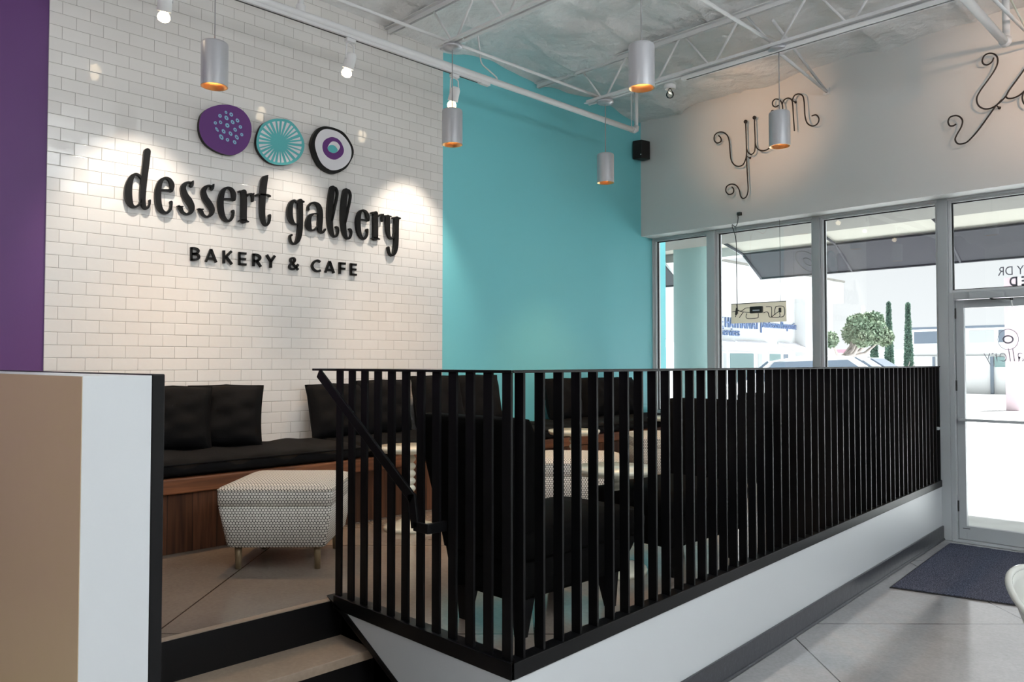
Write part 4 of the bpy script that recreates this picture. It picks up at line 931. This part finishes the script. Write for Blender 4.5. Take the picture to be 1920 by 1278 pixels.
# pendants
def pendant_parts(r, drop):
    m = MB(); R = 0.0765
    m.lathe([(0.006, 0.263), (R-0.010, 0.261), (R-0.003, 0.256), (R, 0.246), (R, 0.0)], seg=40, caps=False)
    build('shade', m, 'shade', r, smooth=True, world=False)
    build('reflector', MB().lathe([(R-0.0005, 0.0), (R-0.006, 0.0), (R-0.006, 0.20), (0.02, 0.225)], seg=40, caps=False), 'gold', r, smooth=True, world=False)
    build('bulb', MB().sphere((0,0,0.165), 0.026), 'bulb', r, smooth=True, world=False)
    build('cord', MB().tube([(0,0,0.26), (0,0,drop)], 0.004, 8), 'cord', r, smooth=True, world=False)
    build('canopy', MB().lathe([(0.012, drop-0.014), (0.070, drop-0.005), (0.077, drop+0.005), (0.072, drop+0.019), (0.02, drop+0.024)], seg=32), 'shade', r, smooth=True, world=False)
ZPD = 3.142
pd = root('pendant_lamp', (0.748, 1.961, ZPD), 'silver cylinder pendant lamp above the purple disc on the left', 'pendant lamp', 'silver cylinder pendants')
pendant_parts(pd, 0.725)
P_LOC = [(0.748, 1.961)]
for x, y, lab in ((0.802, 3.744, 'silver cylinder pendant lamp hanging before the seam of tiled and teal walls'),
                  (0.840, 5.518, 'smallest looking silver pendant lamp, in front of the teal wall by the corner'),
                  (2.50, 3.761, 'grey cylinder pendant lamp at the top centre, cord leaving the picture'),
                  (2.495, 5.513, 'grey cylinder pendant lamp hanging in front of the iron rod word')):
    c = copy_tree(pd); c.location = (x, y, ZPD); c['label'] = lab; P_LOC.append((x, y))
for i, (x, y) in enumerate(P_LOC):
    lamp('pendant_light', 'POINT', (x, y, ZPD+0.12), 60, (1, 0.62, 0.32), shadow_soft_size=0.022)

# wall-wash track below the pipe
tr = root('light_track', (XPIPE+0.005, 2.0, ZPIPE-0.035), 'white lighting track with a dark slot clipped under the sprinkler pipe', 'light track')
yte = hit(905, 152, 'z', 3.755).y
build('channel', MB().box((XPIPE-0.005, -0.6, ZPIPE-0.045), (XPIPE+0.03, yte, ZPIPE-0.024)), 'steelwhite', tr)
build('slot', MB().box((XPIPE+0.0, -0.6, ZPIPE-0.047), (XPIPE+0.012, yte-0.02, ZPIPE-0.0452)), 'hinge', tr)
build('live_end', MB().box((XPIPE-0.008, yte, ZPIPE-0.05), (XPIPE+0.033, yte+0.10, ZPIPE-0.022)), 'steelwhite', tr, bevel=0.004)
fy = [hit(652, 76, 'z', 3.745).y, hit(858, 138, 'z', 3.745).y, hit(310, -45, 'z', 3.745).y]
def spot_parts(r, tgt):
    """head tilted towards tgt (a point in the head's own coordinates)"""
    build('adapter', MB().box((-0.016, -0.03, -0.022), (0.016, 0.03, 0.0)), 'steelwhite', r, bevel=0.003, world=False)
    piv = V((0, 0, -0.125)); dr = (V(tgt)-piv).normalized(); side = dr.cross(V((0,0,1))).normalized()
    hold = MB()
    for s_ in (-1, 1): hold.tube([(0,0,-0.02), side*s_*0.030+V((0,0,-0.035)), side*s_*0.034+piv], 0.0045, 8)
    build('yoke', hold, 'steelwhite', r, smooth=True, world=False)
    rot = V((0,0,-1)).rotation_difference(dr).to_matrix()
    def put(m): m.v = [rot @ v + piv for v in m.v]; return m
    hd = put(MB().lathe([(0.010, 0.045), (0.022, 0.042), (0.031, 0.025), (0.033, -0.045), (0.031, -0.047), (0.029, -0.030), (0.01, -0.01)], seg=28, caps=False)); build('head', hd, 'steelwhite', r, smooth=True, world=False)
    bl = put(MB().lathe([(0.012, -0.03), (0.016, -0.046), (0.027, -0.062), (0.030, -0.076), (0.024, -0.090), (0.008, -0.097)], seg=24)); build('bulb', bl, 'bulb', r, smooth=True, world=False)
    return piv + dr*0.11, dr
tg = [hit(268, 375, 'x', 0), hit(690, 345, 'x', 0), hit(200, 345, 'x', 0)]
labs = ['lit white track spotlight hanging from the pipe above the discs', 'lit white track spotlight beside the pendant at the teal wall seam', 'lit white track spotlight cut by the top edge of the picture at the left']
tg = [hit(520, 600, 'x', 0), hit(762, 540, 'x', 0), hit(268, 570, 'x', 0)]
for y, t, lb, e_ in zip(fy, tg, labs, (34, 56, 58)):
    loc = V((XPIPE+0.012, y, ZPIPE-0.047))
    r = root('track_spotlight', loc, lb, 'spotlight', 'white track spotlights'); pt, dr = spot_parts(r, t-loc); r.scale = (1.2, 1.2, 1.2)
    lamp('spot_beam', 'SPOT', loc+pt*1.2, e_, (1, 0.86, 0.72), target=t, spot_size=math.radians(62), spot_blend=0.7, shadow_soft_size=0.02)
# flexible feed from joist canopy to the track end
q = [hit(866, 75, 'y', 3.73), hit(880, 62, 'y', 3.80), hit(894, 62, 'x', 0.75), hit(899, 90, 'x', 0.70), hit(903, 118, 'x', 0.66), hit(918, 133, 'x', 0.65), hit(932, 148, 'x', 0.65), V((XPIPE+0.01, yte+0.09, ZPIPE-0.02))]
r = root('feed_cable', q[0], 'white flexible cable looping from the joist down to the pipe end of the track', 'cable')
build('cable', MB().tube([V(c) for c in cr([tuple(p) for p in q], 6)], 0.006, 8), 'steelwhite', r, smooth=True)

# second track under the far joist with a clear bulb head
t2 = root('light_track', (2.1, 5.5, 3.85), 'white lighting track fixed under the far roof joist', 'light track')
build('channel', MB().box((1.66, 5.482, 3.852), (6.0, 5.524, 3.878)), 'steelwhite', t2)
build('slot', MB().box((1.70, 5.496, 3.8505), (6.0, 5.510, 3.8521)), 'hinge', t2)
loc = V((hit(1256, 148, 'y', 5.50).x, 5.50, 3.852))
r = root('track_spotlight', loc, 'white bell shaped track head with a clear round bulb under the far joist', 'spotlight', 'white track spotlights')
build('head', MB().lathe([(0.010, 0.0), (0.045, -0.002), (0.050, -0.02), (0.046, -0.040), (0.040, -0.042), (0.03, -0.02)], seg=28, caps=False), 'steelwhite', r, smooth=True, world=False)
build('bulb', MB().lathe([(0.012, -0.035), (0.018, -0.055), (0.031, -0.075), (0.033, -0.092), (0.024, -0.110), (0.006, -0.118)], seg=24), 'glass', r, smooth=True, world=False)
build('filament', MB().tube([(-0.01,0,-0.06), (-0.005,0,-0.075), (0.005,0,-0.07), (0.012,0,-0.085)], 0.0025, 6), 'bulb', r, smooth=True, world=False)
for x, t, e in ((1.70, (1.45, YW, 3.90), 9), (4.75, (4.05, YW, 3.80), 14)):
    lamp('wall_wash', 'SPOT', (x, 5.50, 3.75), e*4, (1, 0.58, 0.33), target=t, spot_size=math.radians(62), spot_blend=1.0, shadow_soft_size=0.02)

# ================================================================== MAIN FLOOR THINGS
def q4(px, py): h = hit(px, py, 'z', 0); return V((h.x, h.y, 0))
m0 = [V((3.215, 5.575, 0)), V((5.0, 5.95, 0)), V((4.95, 7.37, 0)), V((3.09, 7.30, 0))]
r = root('door_mat', (4.0, 6.5, 0), 'large blue-grey carpet entrance mat inside the glass door', 'door mat')
build('edge', MB().prism([p+V((0,0,0.001)) for p in m0], (0,0,0.005)), 'matedge', r, bevel=0.002)
cen = sum(m0, V((0,0,0)))/4
build('pile', MB().prism([p+(cen-p)*0.012+V((0,0,0.0062)) for p in m0], (0,0,0.005)), 'mat', r, bevel=0.002)

# white tub chair cut by the right edge
tc0 = hit(1891, 1098, 'z', 0.74)
cc = V((tc0.x, tc0.y, 0)) + _r*0.33
r = root('tub_chair', (cc.x, cc.y, 0), 'grey-white moulded tub chair, its rounded rim cut by the right edge', 'chair', rz=HEAD+0.5)
def shell(u, v):
    an = PI*(-0.15+1.30*u); k = v**0.8
    rad = 0.15+0.14*k; zz = 0.42+(0.32*k**1.6)*(0.55+0.45*max(0, math.sin(an)))
    return (rad*math.cos(an)*1.0, rad*math.sin(an)*0.95, zz)
m = MB().grid(shell, 40, 14); o = build('shell', m, 'chairpl', r, smooth=True, world=False); sm = o.modifiers.new('solid', 'SOLIDIFY'); sm.thickness = 0.010
build('rim', MB().tube([shell(i/40, 1.0) for i in range(41)], 0.0125, 12), 'chairpl', r, smooth=True, world=False)
build('seat', MB().lathe([(0.01, 0.44), (0.13, 0.442), (0.20, 0.435), (0.215, 0.42), (0.205, 0.405), (0.01, 0.40)], seg=36), 'chairpl', r, smooth=True, world=False)
for sx in (-1, 1):
    for sy in (-1, 1): build('leg', MB().tube([(sx*0.13, sy*0.13, 0.41), (sx*0.20, sy*0.20, 0.0)], [0.013, 0.010], 10), 'chairpl', r, smooth=True, world=False)

# ================================================================== OUTSIDE
struct('ground_outside', MB().box((-60, YG+0.06, -0.35), (60, 120, -0.05)), 'pave')
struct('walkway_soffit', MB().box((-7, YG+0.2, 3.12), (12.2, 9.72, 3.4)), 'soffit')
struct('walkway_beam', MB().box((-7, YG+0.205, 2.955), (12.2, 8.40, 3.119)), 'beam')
struct('eave_fascia', MB().box((-7, 9.725, 3.0), (12.2, 9.95, 4.3)), 'stucco')
struct('facade_outside', MB().box((-7, YG+0.0, -0.05), (-0.21, YG+0.2, 4.3)), 'stucco')
cx = hit(1305, 690, 'y', 9.0)
r = root('walkway_column', (cx.x, 9.0, -0.05), 'thick round white column, teal reflection in its colour, outside the first window', 'column')
build('shaft', MB().lathe([(0.285, 0.0), (0.285, 3.169)], (cx.x, 9.0, -0.05), seg=48), 'coltint', r, smooth=True, bevel=0.002)

def awning(x0, x1, lab, logo=None):
    r = root('shop_awning', ((x0+x1)/2, 9.4, 2.6), lab, 'awning', 'dark awnings outside the windows')
    yT, yBt = 9.25, 9.72; zT, zB = 2.93, 2.655
    m = MB().prism([(x0, yT, zT), (x1, yT, zT), (x1, yBt, zB), (x0, yBt, zB)], (0, 0.012, 0.02)); build('canvas', m, 'awn', r)
    m = MB(); m.tube([(x0, yT, zT), (x0, yBt, zB)], 0.020, 8); m.tube([(x1, yT, zT), (x1, yBt, zB)], 0.020, 8); m.tube([(x0, yT-0.02, zT), (x1, yT-0.02, zT)], 0.012, 8); m.tube([(x0, yBt, zB), (x1, yBt, zB)], 0.014, 8)
    m.tube([(x0, 8.75, 3.03), (x1, 8.75, 3.03)], 0.014, 8); m.tube([(x0, 8.75, 3.03), (x0, 8.75, 3.125)], 0.014, 8); m.tube([(x1, 8.75, 3.03), (x1, 8.75, 3.125)], 0.014, 8); m.tube([(x0, 8.75, 3.03), (x0, yT, zT)], 0.018, 8); m.tube([(x1, 8.75, 3.03), (x1, yT, zT)], 0.018, 8)
    x = x0+1.2
    while x < x1-0.2: m.tube([(x, 8.75, 3.03), (x, yT, zT), (x, yBt, zB)], 0.014, 8); x += 1.2
    build('frame', m, 'awn', r, smooth=True)
    m = MB(); m.tube([(x0-.012, yT, zT), (x0-.012, yBt, zB)], 0.016, 8); m.tube([(x0-.012, 8.75, 3.035), (x0-.012, yT, zT)], 0.016, 8); m.tube([(x1+.012, yT, zT), (x1+.012, yBt, zB)], 0.016, 8); m.tube([(x1+.012, 8.75, 3.035), (x1+.012, yT, zT)], 0.016, 8); build('end_trim', m, 'awnframe', r, smooth=True)
    if logo:
        lc_ = [V((logo+0.13*math.cos(a*PI/12), yT+0.02+(0.5+0.42*math.sin(a*PI/12))*(yBt-yT)-0.012, zT+(0.5+0.42*math.sin(a*PI/12))*(zB-zT))) for a in range(25)]
        build('logo_ring', MB().tube(lc_, 0.008, 6, caps=False).tube([V((logo+(p.x-logo)*.35, lc_[0].y+(p.y-lc_[0].y)*.35, lc_[0].z+(p.z-lc_[0].z)*.35)) for p in lc_], 0.008, 6, caps=False), 'gasket', r, smooth=True)
    build('top_panel', MB().prism([(x0, 8.77, 3.045), (x1, 8.77, 3.045), (x1, yT, zT+.03), (x0, yT, zT+.03)], (0,0,0.01)), 'soffit', r)
awning(hit(1412, 500, 'y', 9.5).x, 6.0, 'long dark awning outside the second, third and door windows', logo=hit(1514, 495, 'y', 9.48).x)
awning(-3.2, hit(1264, 515, 'y', 9.5).x, 'dark awning end seen at the left in the first window')

# wing of the shopping centre running away to the left, facing +x
XWG = -5.0
def wy(px, py=690): return hit(px, py, 'x', XWG)
wing = root('shop_wing', (XWG, 18, -0.05), 'white shop wing outside with slanted canopies and storefront glass', 'building')
yend = wy(1583).y
zr = wy(1400, 498).z
zf_ = wy(1430, 548).z
zc_ = wy(1440, 640).z
build('wall', MB().box((XWG-4, 9.0, -0.05), (XWG-0.35, yend, zf_+0.1)), 'stucco', wing)
build('fascia', MB().box((XWG-4, 9.0, zf_), (XWG, yend, zr)), 'stucco', wing)
build('coping', MB().box((XWG-4.02, 8.98, zr), (XWG+0.05, yend+0.02, zr+0.06)), 'beam', wing)
build('pier', MB().box((XWG-0.35, wy(1513).y, -0.05), (XWG-0.02, wy(1530).y, zf_)), 'stucco', wing)
for (a, b) in ((1233,1268),(1356,1395),(1400,1458),(1480,1502),(1506,1524)):
    ya_, yb_ = wy(a).y, wy(b).y
    m = MB().prism([(XWG-0.33, ya_, zc_+0.02), (XWG+0.15, ya_, zc_-0.22), (XWG+0.15, ya_, zc_-0.26), (XWG-0.33, ya_, zc_-0.06)], (0, yb_-ya_, 0)); build('canopy', m, 'signwhite', wing)
for (a, b, mt) in ((1233,1266,'pane_green'),(1354,1374,'pane_dark'),(1376,1386,'pane_pale'),(1388,1436,'pane_green'),(1440,1452,'pane_pale'),(1462,1486,'pane_green'),(1488,1500,'pane_dark')):
    ya_, yb_ = wy(a).y, wy(b).y; f_ = build('window', MB().box((XWG-0.352, ya_, 0.1), (XWG-0.33, yb_, zc_-0.28)), 'awnframe', wing)
    build('glazing', MB().box((XWG-0.33, ya_+0.06, 0.2), (XWG-0.32, yb_-0.06, zc_-0.33)), mt, f_)
s0 = wy(1356, 622); s1 = wy(1496, 612)
r = root('building_lettering', (XWG-0.34, s0.y, s0.z), 'blue raised shop name lettering on the white wing outside the second window', 'building sign')
hgt = (wy(1370,602).z-wy(1370,626).z)
XL = XWG-0.325
def ly(px): return hit(px, 640, 'x', XL).y
text_obj('first_line', 'E HATHAWAY |', hgt*1.2, (XL, ly(1350), wy(1360,611).z), PI/2, 'bluetext', 0.02, r, fit=ly(1427)-ly(1350))
text_obj('first_line_end', 'Anderson Properties', hgt*0.9, (XL, ly(1430), wy(1440,612).z), PI/2, 'bluetext', 0.02, r, fit=ly(1496)-ly(1430))
text_obj('second_line', 'Services', hgt*0.9, (XL, ly(1352), wy(1370,627).z), PI/2, 'bluetext', 0.02, r, fit=ly(1386)-ly(1352))

# building across the car park, facing the cafe
YF = 46.0
def fb(px, py, y=YF): return hit(px, py, 'y', y)
far = root('office_building', (fb(1800,690).x, YF, -0.05), 'pale two-storey office building far across the car park', 'building')
xl = fb(1700,690).x; xr_ = xl+70
build('wall', MB().box((xl, YF, -0.05), (xr_, YF+8, fb(1760,612).z)), 'stucco', far)
zA, zB_ = fb(1760,617).z, fb(1760,647).z
xx = fb(1711,630).x; i = 0
while xx < xl+45:
    w = 1.35
    f_ = build('window', MB().box((xx, YF-0.06, zB_), (xx+w, YF-0.001, zA)), 'awnframe', far); build('glazing', MB().box((xx+0.10, YF-0.08, zB_+0.1), (xx+w-0.10, YF-0.061, zA-0.12)), 'pane_dark' if i in (0, 3) else 'pane_pale', f_)
    xx += w; i += 1
build('ledge', MB().box((xl, YF-0.3, zA), (xr_, YF-0.001, zA+0.12)), 'pane_dark', far)
build('ledge', MB().box((xl, YF-0.15, fb(1760,668).z), (xr_, YF-0.001, fb(1760,667).z)), 'pane_pale', far)
for a, b in ((1750,1754),(1858,1864)): build('post', MB().box((fb(a,690).x, YF-0.15, -0.05), (fb(b,690).x, YF-0.02, fb(1760,668).z-0.02)), 'pane_dark', far)
build('shop_window', MB().box((fb(1866,690).x, YF-0.1, fb(1870,688).z), (fb(1886,690).x, YF-0.02, fb(1870,668).z-0.02)), 'pane_green', far)
r = root('pink_pylon', (fb(1897,690,30).x, 30, -0.05), 'tall dusty pink pylon wall seen through the glass door', 'pylon')
build('wall', MB().box((fb(1885,690,30).x, 30, -0.05), (fb(1910,690,30).x, 30.8, fb(1895,520,30).z)), 'redwall', r)
low = root('low_shop_building', (fb(1600,690,60).x, 60, -0.05), 'low pale building with a red canopy behind the trees', 'building')
build('wall', MB().box((fb(1560,690,60).x-4, 60, -0.05), (fb(1706,690,60).x, 66, fb(1600,657,60).z)), 'stucco', low)
build('canopy', MB().box((fb(1577,690,60).x, 59, fb(1600,661,60).z), (fb(1613,690,60).x, 60, fb(1600,655,60).z)), 'redpaint', low)
for a, b in ((1590,1598),(1602,1610),(1624,1632),(1640,1648)): build('window', MB().box((fb(a,690,60).x, 59.9, fb(1600,686,60).z), (fb(b,690,60).x, 59.99, fb(1600,670,60).z)), 'pane_dark', low)

def leaves(n, fn, size, seed):
    rnd = random.Random(seed); m = MB()
    for _ in range(n):
        c = fn(rnd)
        if c is None: continue
        a = V((rnd.gauss(0,1), rnd.gauss(0,1), rnd.gauss(0,1))).normalized(); b = a.cross(V((rnd.gauss(0,1), rnd.gauss(0,1), rnd.gauss(0,1)))).normalized(); s_ = size*rnd.uniform(.6, 1.3)
        m.add([c-a*s_, c+b*s_*.5, c+a*s_, c-b*s_*.5], [(0,1,2,3)])
    return m
def cypress(px, ptop, y, seed, lab, wpx):
    b0 = fb(px, 700, y); top = fb(px, ptop, y).z; H = top+0.05; Wd = abs(fb(px+wpx/2, 700, y).x-b0.x)/0.8
    r = root('cypress_tree', (b0.x, y, -0.05), lab, 'tree', 'trees across the car park')
    def fn(rnd):
        t = rnd.random(); rr_ = Wd*(0.95*(1-t)**0.95+0.01)*(0.6+0.4*min(1, t*8)); a = rnd.uniform(0, 2*PI); k = rr_*rnd.uniform(.75, 1.05)
        return V((b0.x+k*math.cos(a), y+k*math.sin(a), 0.25+t*(H-0.3)))
    build('foliage', leaves(9000, fn, 0.11, seed), 'leafb', r)
    build('trunk', MB().tube([(b0.x, y, -0.05), (b0.x, y, H*0.9)], [0.06, 0.01], 8), 'bark', r)
cypress(1668, 568, 40, 1, 'slender cypress, middle one of the three dark conifers', 15)
cypress(1704, 569, 39, 2, 'slender cypress nearest the door mullion', 15)
cypress(1640, 604, 41, 3, 'short cypress standing under the edge of the leafy tree', 14)
def tree(px, y, lab, seed):
    b0 = fb(px, 700, y); c = fb(px+28, 620, y); sc = y/F_PX*1.4
    r = root('leafy_tree', (b0.x, y, -0.05), lab, 'tree', 'trees across the car park')
    rnd = random.Random(seed); blobs = []
    for u, v, s_ in ((0,0,30),(-22,8,22),(20,4,24),(6,-16,24),(-14,-14,20),(34,14,17),(-30,22,15),(14,18,18)):
        blobs.append((fb(px+28+u*.9, 618+v*.9, y)+V((0, rnd.uniform(-1,1), 0)), s_*sc*.62))
    def fn(rn):
        bc, s_ = rn.choice(blobs); dd = V((rn.gauss(0,1), rn.gauss(0,1), rn.gauss(0,1))).normalized(); return bc+dd*s_*rn.uniform(.3, 1.12)
    build('foliage', leaves(15000, fn, 0.06, seed), 'leafa', r)
    m = MB(); base = V((b0.x, y, -0.05)); fork = fb(px+3, 668, y); m.tube([base, fork], [0.16, 0.12], 8)
    for bc, s_ in blobs: m.tube([fork, (fork+bc)/2+V((0,0,-0.2)), bc], [0.08, 0.05, 0.02], 6)
    build('trunk', m, 'bark', r, smooth=True)
tree(1580, 24, 'broad leafy pale green tree beyond the parked cars', 5)
bt = fb(1668, 700, 22)
r = root('bare_shrub', (bt.x, 22, -0.05), 'small bare branched shrub in front of the cypresses', 'shrub')
m = MB(); rnd = random.Random(4)
for k in range(16):
    a = rnd.uniform(-0.7, 0.7); l = rnd.uniform(0.9, 1.7); p0 = V((bt.x, 22, -0.05)); p1 = p0+V((math.sin(a)*l*.4, rnd.uniform(-.2,.2), l*.6)); m.tube([p0, p1, p1+V((math.sin(a)*l*.35, rnd.uniform(-.2,.2), l*.45))], [0.03, 0.02, 0.006], 5)
build('branches', m, 'bark', r)
b0 = fb(1620, 700, 25)
r = root('light_pole', (b0.x, 25, -0.05), 'thin grey pole in front of the leafy tree', 'pole'); build('shaft', MB().tube([(b0.x, 25, -0.05), (b0.x, 25, fb(1620, 573, 25).z)], [0.09, 0.05], 10), 'awnframe', r, smooth=True)

def car(px, y, zroof_px, length, lab, rz):
    b0 = fb(px, 700, y)
    r = root('parked_car', (b0.x, y, -0.05), lab, 'car', 'cars parked outside', rz=rz); r.scale = (1.05, 1.05, 1.17)
    L = length/2; Wd = 0.88
    prof = [(-L,0.35),(-L,0.75),(-L*.93,0.92),(-L*.62,1.0),(-L*.38,1.38),(-L*.1,1.48),(L*.25,1.46),(L*.55,1.05),(L*.92,0.86),(L,0.65),(L,0.35)]
    m = MB(); n = len(prof)
    rows = []
    for w in (-Wd, -Wd*.96, Wd*.96, Wd): rows.append([V((x*(1 if abs(w) < Wd else .98), w*(0.82 if z > 1.2 else 1), z)) for x, z in prof])
    for rw in rows: m.v += rw
    for i in range(3):
        for k in range(n): k2 = (k+1) % n; m.f.append((i*n+k, i*n+k2, (i+1)*n+k2, (i+1)*n+k))
    m.f.append(tuple(range(n))[::-1]); m.f.append(tuple(range(3*n, 4*n)))
    build('body', m, 'carpaint', r, world=False, bevel=0.04)
    build('windshield', MB().prism([(L*.27,-.68,1.43),(L*.53,-.74,1.08),(L*.53,.74,1.08),(L*.27,.68,1.43)], (0.03,0,0.02)), 'carglass', r, world=False)
    build('rear_window', MB().prism([(-L*.40,-.68,1.36),(-L*.60,-.74,1.04),(-L*.60,.74,1.04),(-L*.40,.68,1.36)], (-0.03,0,0.02)), 'carglass', r, world=False)
    for s_ in (-1, 1):
        build('side_window', MB().prism([(-L*.50,s_*.885,1.04),(L*.45,s_*.885,1.06),(L*.22,s_*.745,1.40),(-L*.36,s_*.745,1.36)], (0,s_*.012,0)), 'carglass', r, world=False)
        for x in (-L*.62, L*.62): build('wheel', MB().tube([(x, s_*.74, .32), (x, s_*.90, .32)], 0.32, 20), 'tyre', r, world=False)
car(1530, 15.5, 678, 4.4, 'pale car parked outside seen at the mullion between second and third windows', 0.5)
car(1590, 19.5, 676, 4.6, 'white car parked behind the railing top in the third window', 0.15)
